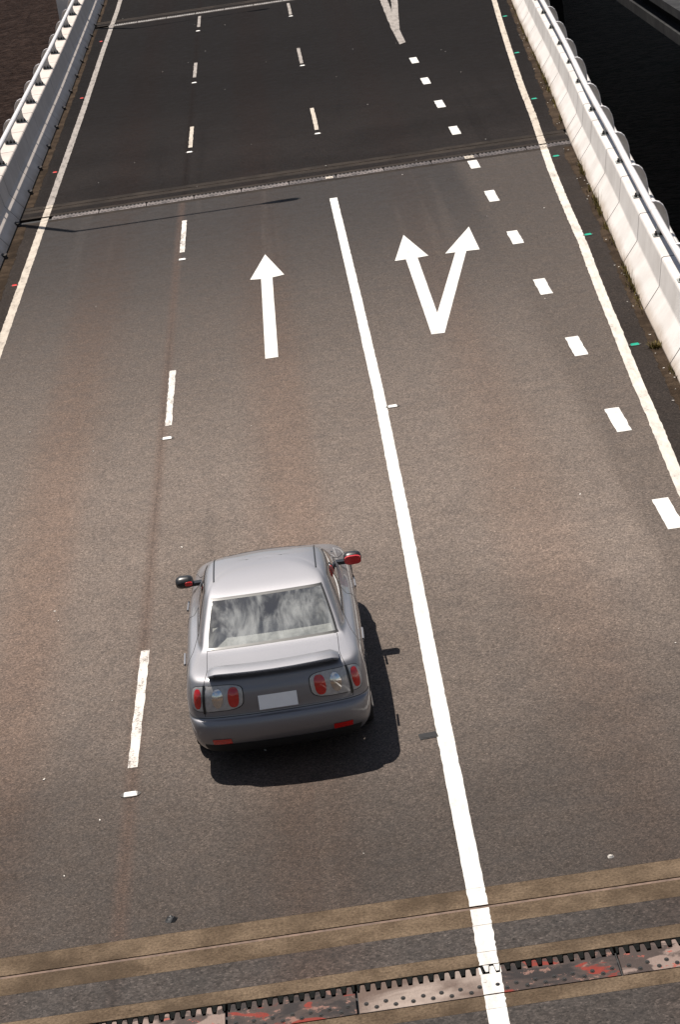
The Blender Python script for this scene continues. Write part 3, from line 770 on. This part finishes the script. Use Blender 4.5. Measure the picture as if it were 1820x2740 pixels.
marker_set('green_marker', (0.002, 0.26, 0.165), (0.005, 0.36, 0.24), [(4.708, 34.28), (5.132, 42.0), (5.587, 49.76), (6.063, 57.33), (6.565, 65.15), (7.116, 72.92), (7.65, 80.7)], 'green road markers beside the right edge line',
           [f'{o} green road marker from the viewer, beside the right edge line' for o in ordn], base_col=(0.03, 0.026, 0.024), w=0.115)
marker_set('red_marker', (0.40, 0.012, 0.010), (0.60, 0.03, 0.025), [(-5.516, 44.83), (-5.554, 56.89), (-5.583, 68.72), (-5.658, 81.52)], 'red road markers beside the left edge line',
           [f'{o} red road marker from the viewer, beside the left edge line' for o in ordn], base_col=(0.03, 0.026, 0.024), w=0.09)
ws = [(-2.387, 21.0), (-2.303, 32.96), (-2.285, 44.95), (-2.31, 56.95), (-2.335, 68.5), (-2.35, 80.5)]
marker_set('white_marker', (0.78, 0.76, 0.72), (0.85, 0.83, 0.8), ws, 'white road markers by the dashed lane lines', [f'{o} white road marker from the viewer, on the left dashed line' for o in ordn], w=0.12)
marker_set('white_marker', (0.78, 0.76, 0.72), (0.85, 0.83, 0.8), [(0.785, 56.9), (0.79, 68.75), (0.78, 80.8)], 'white road markers by the dashed lane lines', [f'{o} white road marker on the dashed line beyond the middle joint' for o in ordn], w=0.12)
marker_set('white_marker', (0.78, 0.76, 0.72), (0.85, 0.83, 0.8), [(0.968, 32.9)], 'white road markers by the dashed lane lines', ['white road marker touching the right side of the solid line'], w=0.12)

#CAR#
# ------------------------------------------------------------------ the car
def paint_car():
    t = NT('silver_grey_car_paint')
    fl = t.noise(900, 2, vec=t.objpos())
    t.set(base=t.mix(t.mrange(fl, 0.35, 0.65), (0.235, 0.233, 0.246), (0.285, 0.283, 0.298)), rough=0.62, metal=1.0, spec=0.5, coat=0.7, coat_rough=0.03)
    return t.mat
def glass_car(name='tinted_car_glass', STREAK_MAX=0.05):
    t = NT(name)
    t.n.remove(t.p)
    tr = t.n.new('ShaderNodeBsdfTransparent'); tr.inputs['Color'].default_value = (0.86, 0.88, 0.87, 1)
    gl = t.n.new('ShaderNodeBsdfGlossy'); gl.inputs['Roughness'].default_value = 0.02; gl.inputs['Color'].default_value = (0.95, 0.97, 1, 1)
    lw = t.n.new('ShaderNodeLayerWeight'); lw.inputs['Blend'].default_value = 0.5
    fac = t.math('ADD', t.math('MULTIPLY', t.math('POWER', lw.outputs['Facing'], 3.0), 0.85), 0.15)
    mx = t.n.new('ShaderNodeMixShader')
    df = t.n.new('ShaderNodeBsdfDiffuse'); df.inputs['Color'].default_value = (0.62, 0.63, 0.60, 1)
    cloud_streaks = t.noise(1.0, 4, 0.6, vec=t.mapped((5.5, 2.2, 2.2), src=t.objpos()), dist=0.4)  # pale diffuse streaks painted in place of cloud reflections
    fm = t.n.new('ShaderNodeMixShader'); t.l.new(t.mrange(cloud_streaks, 0.38, 0.68, 0.03, STREAK_MAX), fm.inputs[0]); t.l.new(tr.outputs[0], fm.inputs[1]); t.l.new(df.outputs[0], fm.inputs[2])
    t.l.new(fac, mx.inputs[0]); t.l.new(fm.outputs[0], mx.inputs[1]); t.l.new(gl.outputs[0], mx.inputs[2]); t.l.new(mx.outputs[0], t.out.inputs['Surface'])
    return t.mat
M['car'] = paint_car(); M['glass'] = glass_car(); M['glass_streaked'] = glass_car('cloud_streaked_rear_glass', 0.42)
M['trim'] = plain('black_car_trim', (0.014, 0.014, 0.015), 0.35)
M['under'] = plain('black_underbody', (0.010, 0.010, 0.010), 0.8)
M['lens_red'] = plain('red_lamp_lens', (0.48, 0.010, 0.007), 0.12, 0, 0.6, 1.0, 0.1)
M['lens_clear'] = plain('silver_lamp_housing', (0.40, 0.385, 0.37), 0.22, 0.1, 0.5, 0.8, 0.12, 30)
M['chrome'] = plain('chrome', (0.7, 0.7, 0.7), 0.1, 1.0)
M['plate'] = plain('white_number_plate', (0.90, 0.885, 0.87), 0.5, var=0.02)
M['cloth'] = plain('grey_seat_fabric', (0.30, 0.295, 0.28), 0.9)
M['shelf'] = plain('pale_parcel_shelf', (0.30, 0.30, 0.285), 0.9)
M['tyre'] = plain('tyre_rubber', (0.018, 0.017, 0.016), 0.8)
M['alloy'] = plain('alloy_rim', (0.5, 0.5, 0.5), 0.3, 0.9)
M['red_reflection'] = plain('red_mirror_reflection', (0.50, 0.02, 0.02), 0.25, 0, 0.5, 0.6)  # red reflection in the mirrors, painted as a surface colour

#        z,    zf,   yr,   b(plan bow), w,    yf,   wfac rear, cab
RINGS = [
 (0.17, 0.17, 0.30, 0.30, 0.74, 4.50, 0),
 (0.20, 0.20, 0.20, 0.30, 0.80, 4.56, 0),
 (0.27, 0.25, 0.10, 0.30, 0.845, 4.62, 0),
 (0.36, 0.35, 0.030, 0.29, 0.872, 4.66, 0),
 (0.46, 0.45, 0.004, 0.28, 0.885, 4.67, 0),
 (0.54, 0.53, 0.0, 0.28, 0.890, 4.66, 0),
 (0.580, 0.57, 0.012, 0.28, 0.892, 4.65, 0),
 (0.600, 0.59, 0.030, 0.28, 0.893, 4.64, 0),
 (0.612, 0.60, 0.052, 0.28, 0.893, 4.63, 0),
 (0.66, 0.63, 0.062, 0.28, 0.893, 4.60, 0),
 (0.76, 0.68, 0.060, 0.28, 0.889, 4.52, 0),
 (0.86, 0.73, 0.070, 0.28, 0.876, 4.42, 0),
 (0.935, 0.77, 0.105, 0.27, 0.857, 4.30, 0),
 (0.975, 0.81, 0.135, 0.26, 0.838, 4.15, 0),
 (0.995, 0.85, 0.200, 0.24, 0.815, 3.98, 0.1),
 (1.005, 0.90, 0.330, 0.20, 0.788, 3.80, 0.3),
 (1.012, 0.95, 0.560, 0.14, 0.768, 3.64, 0.7),
 (1.020, 0.98, 0.760, 0.10, 0.752, 3.54, 1),
 (1.045, 1.01, 0.830, 0.10, 0.735, 3.46, 1),
 (1.12, 1.10, 0.960, 0.10, 0.715, 3.28, 1),
 (1.21, 1.20, 1.115, 0.10, 0.685, 3.06, 1),
 (1.30, 1.295, 1.275, 0.10, 0.652, 2.82, 1),
 (1.345, 1.345, 1.365, 0.10, 0.630, 2.68, 1),
 (1.375, 1.372, 1.47, 0.10, 0.605, 2.58, 1),
 (1.398, 1.392, 1.62, 0.11, 0.560, 2.50, 1),
 (1.420, 1.412, 1.82, 0.12, 0.43, 2.42, 1),
 (1.430, 1.425, 2.00, 0.10, 0.24, 2.32, 1),
 (1.4305, 1.4295, 2.155, 0.004, 0.004, 2.165, 1)]
NR = len(RINGS); NP = 10
def ring_ctrl(i):
    z, zf, yr, b, w, yf, cab = RINGS[i]
    k = 1 - cab
    L = yf - yr
    side_r = 0.62 * k + (0.36 * L / 2.6 + 0.10) * cab
    side_f = yf - (0.85 * k + 0.62 * cab * min(1, L / 2.4))
    yc = yr + 0.24 * b / 0.28 * k + 0.10 * cab * min(1, L / 2)
    pts = [(0, yr), (0.45 * w, yr + 0.05 * b), ((0.81 * k + 0.865 * cab) * w, yr + 0.24 * b * k + 0.26 * b * cab), ((0.965 * k + 0.955 * cab) * w, yr + (0.80 * k + 1.2 * cab) * b),
           (0.99 * w, yr + side_r), (w, yr + side_r + (side_f - yr - side_r) * 0.5), (0.97 * w, side_f), (0.86 * w, yf - 0.20 * min(1, L / 2)), (0.45 * w, yf - 0.03), (0, yf)]
    return pts
CTRL = [ring_ctrl(i) for i in range(NR)]
def cr(p0, p1, p2, p3, t):
    return 0.5 * ((2 * p1) + (-p0 + p2) * t + (2 * p0 - 5 * p1 + 4 * p2 - p3) * t * t + (-p0 + 3 * p1 - 3 * p2 + p3) * t ** 3)
def ring_pt(i, s):
    P = CTRL[i]; j = min(int(s), NP - 2); t = s - j
    a = P[j - 1] if j > 0 else (-P[1][0], P[1][1])
    d = P[j + 2] if j + 2 < NP else (-P[NP - 2][0], P[NP - 2][1])
    x = cr(a[0], P[j][0], P[j + 1][0], d[0], t); y = cr(a[1], P[j][1], P[j + 1][1], d[1], t)
    z, zf, yr, b, w, yf, cab = RINGS[i]
    q = (y - yr) / max(1e-4, yf - yr); q = max(0, min(1, (q - 0.35) / 0.65)); q = q * q * (3 - 2 * q)
    return x, y, z + (zf - z) * q
def S(s, r):
    i = max(0, min(NR - 2, int(r))); t = r - i
    p = [ring_pt(max(0, min(NR - 1, i + o)), s) for o in (-1, 0, 1, 2)]
    return Vector([cr(p[0][k], p[1][k], p[2][k], p[3][k], t) for k in range(3)])
def nrm(s, r):
    e = 0.02
    a = S(min(9, s + e), r) - S(max(0, s - e), r); b = S(s, min(NR - 1.001, r + e)) - S(s, max(0, r - e))
    n = a.cross(b)
    if n.length < 1e-9: return Vector((0, 0, 1))
    return n.normalized()
def frange(a, b, n): return [a + (b - a) * i / n for i in range(n + 1)]
def patch(mb, ss, rr, off, m=0, sgn=1, thick=0.0):
    """grid patch over parameter lists; sgn mirrors to the left side"""
    b = len(mb.v)
    for r in rr:
        for s in ss:
            p = S(s, r) + nrm(s, r) * off
            mb.v.append((sgn * p.x, p.y, p.z))
    n = len(ss)
    for i in range(len(rr) - 1):
        for j in range(n - 1):
            q = (b + i * n + j, b + i * n + j + 1, b + (i + 1) * n + j + 1, b + (i + 1) * n + j)
            mb.f.append(q if sgn > 0 else q[::-1]); mb.m.append(m)
CAR_X, CAR_Y = -0.845, 20.99
car = empty('silver_car', (CAR_X, CAR_Y, 0), 'silver-grey sedan with a boot spoiler driving away in the middle lane', 'car')
def cpart(name, mb, mats, smooth=True, parent=None):
    o = put(name, mb.me(name, mats, smooth), parent or car)
    if smooth:
        try: o.data.set_sharp_from_angle(angle=math.radians(38))
        except Exception: pass
    return o
def both(fn):
    for sg in (1, -1): fn(sg)

# panel grid lines
SB = {'lid': 1.98, 'gl_r': 2.18}
s_all = sorted(set([round(x, 3) for x in frange(0, 1.98, 14) + frange(1.98, 2.18, 2) + frange(2.18, 4.05, 14) + frange(4.05, 4.95, 8) + frange(4.95, 5.02, 1) + frange(5.02, 6.25, 10) + frange(6.25, 9, 16)]))
r_all = sorted(set([round(x, 3) for x in frange(0, 8, 18) + frange(8, 13.4, 16) + frange(13.4, 17.6, 12) + frange(17.6, 22.3, 16) + frange(22.3, NR - 1.002, 12)]))
R_GL0, R_GL1 = 18.35, 21.95          # window band
def hole(s, r, x, y, z):
    if s < 1.98 and 8.6 < r < 17.55: return 'lid'
    if s < 2.05 and 17.75 < r < 22.05: return 'rear_glass'
    if (4.02 < s < 4.95 or 5.02 < s < 6.3) and R_GL0 < r < R_GL1: return 'side'
    if s > 7.55 and 18.0 < r < 22.2: return 'wind'
    for yc in (1.0, 3.68):
        if (y - yc) ** 2 + (z - 0.31) ** 2 < 0.345 ** 2 and abs(x) > 0.6 and r < 12: return 'arch'
    return None
mb = MB(); idx = {}
ns = len(s_all)
for sg in (1, -1):
    grid = []
    for r in r_all:
        row = []
        for s in s_all:
            p = S(s, r); key = (sg if 0 < s < 9 else 0, s, r)
            if key not in idx:
                idx[key] = len(mb.v); mb.v.append((sg * p.x, p.y, p.z))
            row.append(idx[key])
        grid.append(row)
    for i in range(len(r_all) - 1):
        for j in range(ns - 1):
            sm, rm = (s_all[j] + s_all[j + 1]) / 2, (r_all[i] + r_all[i + 1]) / 2
            c = S(sm, rm)
            if hole(sm, rm, c.x, c.y, c.z): continue
            q = (grid[i][j], grid[i][j + 1], grid[i + 1][j + 1], grid[i + 1][j])
            mb.f.append(q if sg > 0 else q[::-1]); mb.m.append(0)
cpart('body', mb, [M['car']])
# boot lid: rear face and deck as one lid, set in a 5 mm gap
mb = MB()
ss = frange(0, 1.955, 16); rr = frange(8.72, 17.42, 36)
both(lambda sg: patch(mb, ss, rr, 0.001, 0, sg))
lid = cpart('boot_lid', mb, [M['car']])
mb = MB(); both(lambda sg: patch(mb, frange(0, 2.1, 10), frange(8.3, 17.7, 24), -0.02, 0, sg)); cpart('boot_seal', mb, [M['trim']])
# glass
mb = MB(); both(lambda sg: patch(mb, frange(0, 2.06, 12), frange(17.72, 22.08, 14), 0.003, 0, sg)); rear_glass = cpart('rear_window', mb, [M['glass_streaked']])
mb = MB()
def frame(sg):
    patch(mb, frange(0, 2.12, 10), frange(17.55, 17.95, 2), 0.0035, 0, sg)
    patch(mb, frange(0, 2.12, 10), frange(21.75, 22.15, 2), 0.0035, 0, sg)
    patch(mb, frange(1.97, 2.10, 2), frange(17.6, 22.1, 14), 0.004, 0, sg)
both(frame); cpart('window_surround', mb, [M['trim']], parent=rear_glass)
mb = MB(); both(lambda sg: patch(mb, frange(7.5, 9, 10), frange(17.9, 22.25, 12), 0.003, 0, sg)); cpart('windscreen', mb, [M['glass']])
for sg in (1, -1):
    for a, b in ((4.0, 4.96), (5.01, 6.32)):
        mb = MB(); patch(mb, frange(a, b, 8), frange(R_GL0 - .05, R_GL1 + .05, 10), 0.003, 0, sg); g = cpart('side_window', mb, [M['glass']])
        mb = MB()
        patch(mb, frange(a - .06, b + .04, 8), frange(R_GL0 - .35, R_GL0 + .05, 2), 0.006, 0, sg); patch(mb, frange(a - .06, b + .04, 8), frange(R_GL1 - .02, R_GL1 + .25, 2), 0.005, 0, sg)
        patch(mb, frange(b - .03, b + .05, 2), frange(R_GL0, R_GL1, 8), 0.005, 0, sg); patch(mb, frange(a - .06, a + .02, 2), frange(R_GL0, R_GL1, 8), 0.005, 0, sg)
        cpart('window_surround', mb, [M['trim']], parent=g)
    # roof drip moulding, a dark strip from the rear window to the windscreen
    mb = MB(); path = []
    for q in frange(2.75, 7.35, 26):
        lo, hi = 19.0, NR - 1.5
        for _ in range(24):
            md = (lo + hi) / 2
            if S(q, md).x > 0.522: lo = md
            else: hi = md
        p = S(q, lo) + nrm(q, lo) * 0.001
        if abs(p.x - 0.522) < 0.01: path.append((sg * p.x, p.y, p.z))
    mb.tube(path, 0.008, 6); cpart('roof_moulding', mb, [M['trim']])
    # door seams and handles
    for s0, r0, r1 in ((4.0, 2, 18), (4.98, 2, 18), (6.4, 2, 17.8)):
        mb = MB(); mb.tube([Vector((sg * (S(s0, r) + nrm(s0, r) * .0005).x, S(s0, r).y, S(s0, r).z)) for r in frange(r0, r1, 20)], 0.003, 4); cpart('door_seam', mb, [M['under']])
    for s0 in (4.25, 5.3):
        mb = MB(); mb.tube([Vector((sg * (S(s, 11.0) + nrm(s, 11.0) * .02).x, S(s, 11.0).y, S(s, 11.0).z)) for s in frange(s0, s0 + .2, 6)], 0.012, 8); cpart('door_handle', mb, [M['car']])
    # mirrors
    mb = MB()
    prof = [(0.0, 0.02), (0.02, 0.05), (0.06, 0.068), (0.12, 0.06), (0.15, 0.03)]
    v = []; f = []; n = 14
    for (dy, h) in prof:
        for j in range(n):
            a = 2 * math.pi * j / n; ca, sa = math.cos(a), math.sin(a)
            ex = math.copysign(abs(ca) ** 0.6, ca); ez = math.copysign(abs(sa) ** 0.7, sa)
            v.append((sg * (0.905 + 0.098 * ex * (0.6 + 0.4 * h / 0.068)), 2.92 + dy, 1.0 + h * ez))
    for i in range(len(prof) - 1):
        for j in range(n):
            q = (i * n + j, i * n + (j + 1) % n, (i + 1) * n + (j + 1) % n, (i + 1) * n + j); f.append(q if sg < 0 else q[::-1])
    f += [tuple(range(n)), tuple((len(prof) - 1) * n + j for j in range(n))]
    mb.add(v, f); mb.box(min(sg * .72, sg * .84), max(sg * .72, sg * .84), 2.96, 3.04, 0.95, 0.985)
    mir = cpart('wing_mirror', mb, [M['trim']])
    mb = MB(); v = []
    for j in range(n):
        a = 2 * math.pi * j / n; ca, sa = math.cos(a), math.sin(a)
        ex = math.copysign(abs(ca) ** 0.6, ca); ez = math.copysign(abs(sa) ** 0.7, sa)
        k = 1.0 if sg > 0 else 0.45; c0 = 0.905 if sg > 0 else 0.86
        v.append((sg * (c0 + 0.090 * k * ex), 2.917 - 0.012 * (ez > -9), 1.0 + 0.047 * (k if sg < 0 else 1) * ez))
    mb.add(v + [(p[0], p[1] + 0.05, p[2]) for p in v], [tuple(range(n)) if sg > 0 else tuple(reversed(range(n)))] + [(j, n + j, n + (j + 1) % n, (j + 1) % n) for j in range(n)])
    o = cpart('mirror_face', mb, [M['red_reflection']], False, mir); o['label'] = 'mirror face with a painted red reflection'
    # tail lamps: silver housing with two red round lenses
    lamp_o = None
    def lens(sc, rc, ds, dr, name, mat, off, pw=1.0, dome=0.005):
        mb = MB(); n = 24; c = S(sc, rc) + nrm(sc, rc) * (off + dome); v = [(sg * c.x, c.y, c.z)]
        for kk in (0.55, 1.0):
            for j in range(n):
                a = 2 * math.pi * j / n
                ca, sa = math.cos(a), math.sin(a)
                s, r = sc + ds * kk * math.copysign(abs(ca) ** pw, ca), rc + dr * kk * math.copysign(abs(sa) ** pw, sa)
                p = S(s, r) + nrm(s, r) * (off + (dome if kk < 1 else 0)); v.append((sg * p.x, p.y, p.z))
        f = [(0, 1 + j, 1 + (j + 1) % n) for j in range(n)] + [(1 + j, 1 + n + j, 1 + n + (j + 1) % n, 1 + (j + 1) % n) for j in range(n)]
        if sg < 0: f = [q[::-1] for q in f]
        mb.add(v, f); return cpart(name, mb, [mat], True, lamp_o)
    lamp_o = lens(1.70, 10.65, 0.92, 1.38, 'tail_light', M['trim'], 0.004, 0.5, 0.0)
    lens(1.70, 10.65, 0.895, 1.29, 'lamp_cover', M['lens_clear'], 0.007, 0.5, 0.0)
    lens(1.06, 10.6, 0.15, 1.0, 'red_lens', M['lens_red'], 0.010, 0.75)
    lens(2.24, 10.6, 0.19, 1.0, 'red_lens', M['lens_red'], 0.010, 0.75)
    lens(1.50, 10.6, 0.16, 0.95, 'reversing_lens', M['chrome'], 0.010)
    mb = MB(); patch(mb, frange(1.90, 2.0, 2), frange(9.1, 12.1, 8), 0.0085, 0, sg); cpart('lamp_seam', mb, [M['trim']], True, lamp_o)
    # bumper reflectors
    mb = MB(); patch(mb, frange(1.28, 1.86, 8), frange(3.0, 3.55, 2), 0.006, 0, sg); cpart('reflector', mb, [M['lens_red']])
# bumper seam under the lamps
mb = MB(); both(lambda sg: mb.tube([Vector((sg * (S(s, 8.35)).x, S(s, 8.35).y - 0.001, S(s, 8.35).z)) for s in frange(0, 3.2, 24)], 0.0035, 4)); cpart('bumper_seam', mb, [M['under']])
# black valance, carried up to paint shade on the lower bumper
mb = MB(); both(lambda sg: patch(mb, frange(0, 2.3, 14), frange(1.0, 2.9, 6), 0.003, 0, sg)); cpart('valance_shade', mb, [M['under']])
# spoiler
mb = MB(); prof = [(0.030, 1.062), (0.034, 1.070), (0.10, 1.081), (0.20, 1.078), (0.27, 1.062), (0.275, 1.052), (0.20, 1.050), (0.10, 1.050)]
xs = [-0.635, -0.615, -0.56, -0.4, -0.2, 0, 0.2, 0.4, 0.56, 0.615, 0.635]; n = len(prof); v = []; f = []
for x in xs:
    t = abs(x) / 0.635; bow = 0.075 * t * t; drop = 0.035 * max(0, (t - 0.86) / 0.14) ** 1.5; sc2 = 1 - 0.25 * max(0, (t - 0.9) / 0.1)
    for (y, z) in prof: v.append((x, 0.16 + (y - 0.16) * sc2 + bow, z - drop))
for i in range(len(xs) - 1):
    for j in range(n): f.append((i * n + j, (i + 1) * n + j, (i + 1) * n + (j + 1) % n, i * n + (j + 1) % n))
f += [tuple(range(n)), tuple((len(xs) - 1) * n + j for j in reversed(range(n)))]
mb.add(v, f); sp = cpart('spoiler', mb, [M['car']])
for sg in (1, -1):
    mb = MB(); mb.box(min(sg * .58, sg * .625), max(sg * .58, sg * .625), 0.21, 0.33, 0.985, 1.05); cpart('spoiler_foot', mb, [M['car']], False, sp)
# number plate in a dark recess
mb = MB(); mb.add([(x, y + (z - .668) * .22, z) for (x, y, z) in [(-.186, .030, .668), (.186, .030, .668), (.186, .042, .668), (-.186, .042, .668), (-.186, .030, .802), (.186, .030, .802), (.186, .042, .802), (-.186, .042, .802)]], [(0, 3, 2, 1), (4, 5, 6, 7), (0, 1, 5, 4), (1, 2, 6, 5), (2, 3, 7, 6), (3, 0, 4, 7)]); cpart('number_plate', mb, [M['plate']], False)
# floor, wheels
mb = MB(); mb.box(-0.70, 0.70, 0.35, 4.4, 0.175, 0.20); mb.box(-0.55, 0.55, 0.2, 0.6, 0.22, 0.30); cpart('underbody', mb, [M['under']], False)
for yc in (1.0, 3.68):
    for sg in (1, -1):
        mb = MB(); pr = [(0.70, .20), (0.695, .30), (0.715, .318), (0.86, .318), (0.885, .30), (0.88, .215)]; n = 28; v = []; f = []
        for j in range(n):
            a = 2 * math.pi * j / n
            for (x, r) in pr: v.append((sg * x, yc + r * math.cos(a), 0.318 + r * math.sin(a)))
        k = len(pr)
        for j in range(n):
            for q in range(k - 1): f.append((j * k + q, j * k + q + 1, ((j + 1) % n) * k + q + 1, ((j + 1) % n) * k + q))
        mb.add(v, f); w = cpart('tyre', mb, [M['tyre']])
        mb = MB()
        mb.tube([(sg * 0.855, yc, 0.318), (sg * 0.872, yc, 0.318)], 0.06, 12)
        for q in range(5):
            a = 2 * math.pi * q / 5; ca, sa = math.cos(a), math.sin(a)
            mb.tube([(sg * 0.868, yc + 0.04 * ca, 0.318 + 0.04 * sa), (sg * 0.874, yc + 0.21 * ca, 0.318 + 0.21 * sa)], 0.022, 6)
        mb.tube([(sg * 0.79, yc, 0.318), (sg * 0.80, yc, 0.318)], 0.2, 20)
        cpart('rim', mb, [M['alloy']], True, w)
        # arch lip
        mb = MB(); pts = []
        for q in frange(-0.15, math.pi + 0.15, 24):
            yy, zz = yc + 0.347 * math.cos(q), 0.31 + 0.347 * math.sin(q)
            if zz < 0.2: continue
            # width of the body side at this height
            bw = max((S(s, r) for s in frange(3.2, 7.2, 16) for r in [x0 for x0 in frange(1, 10, 18)]), key=lambda p: -((p.y - yy) ** 2 + (p.z - zz) ** 2))
            pts.append((sg * (bw.x - 0.004), yy, zz))
        mb.tube(pts, 0.022, 8); cpart('arch_lip', mb, [M['under']])
        mb = MB(); mb.tube([(sg * 0.62, yc, 0.31), (sg * 0.63, yc, 0.31)], 0.36, 20); cpart('arch_liner', mb, [M['under']])
# cabin
mb = MB(); mb.add([(-.62, .86, .985), (.62, .86, .985), (.58, 1.42, .97), (-.58, 1.42, .97)], [(0, 1, 2, 3)]); mb.box(-.62, .62, 1.42, 1.43, .5, .97); cpart('parcel_shelf', mb, [M['shelf']], False)
def seat(x, w, y, zt):
    mb = MB()
    prof = [(-.10, .45), (-.06, zt), (.03, zt + .01), (.06, zt - .05), (.05, .45)]
    v = []; f = []
    for sx, k in ((-w, .9), (-w * .85, 1), (w * .85, 1), (w, .9)):
        for (dy, z) in prof: v.append((x + sx, y + dy * k, .45 + (z - .45) * (k * .05 + .95)))
    n = len(prof)
    for i in range(3):
        for j in range(n): f.append((i * n + j, (i + 1) * n + j, (i + 1) * n + (j + 1) % n, i * n + (j + 1) % n))
    f += [tuple(range(n)), tuple(3 * n + j for j in reversed(range(n)))]
    mb.add(v, f); s = cpart('seat_back', mb, [M['cloth']], False)
    return s
def headrest(x, y, z, p):
    mb = MB()
    v = []; f = []; n = 12
    for dy, k in ((-.05, .8), (-.03, 1), (.03, 1), (.05, .8)):
        for j in range(n):
            a = 2 * math.pi * j / n; ca, sa = math.cos(a), math.sin(a)
            v.append((x + .125 * k * math.copysign(abs(ca) ** .6, ca), y + dy, z + .075 * k * math.copysign(abs(sa) ** .6, sa)))
    for i in range(3):
        for j in range(n): f.append((i * n + j, i * n + (j + 1) % n, (i + 1) * n + (j + 1) % n, (i + 1) * n + j))
    f += [tuple(range(n)), tuple(3 * n + j for j in range(n))]
    mb.add(v, f); cpart('headrest', mb, [M['cloth']], True, p)
rs = seat(0, .6, 1.5, .98)
for x in (-.36, .36): headrest(x, 1.50, 1.06, rs)
for x in (-.36, .36):
    s = seat(x, .25, 2.45, 1.02); headrest(x, 2.43, 1.12, s)
mb = MB(); mb.box(-.7, .7, 3.3, 3.5, .6, .93); cpart('dashboard', mb, [M['trim']], False)
mb = MB(); mb.box(-.66, .66, 1.45, 3.3, .30, .32); cpart('cabin_floor', mb, [M['under']], False)
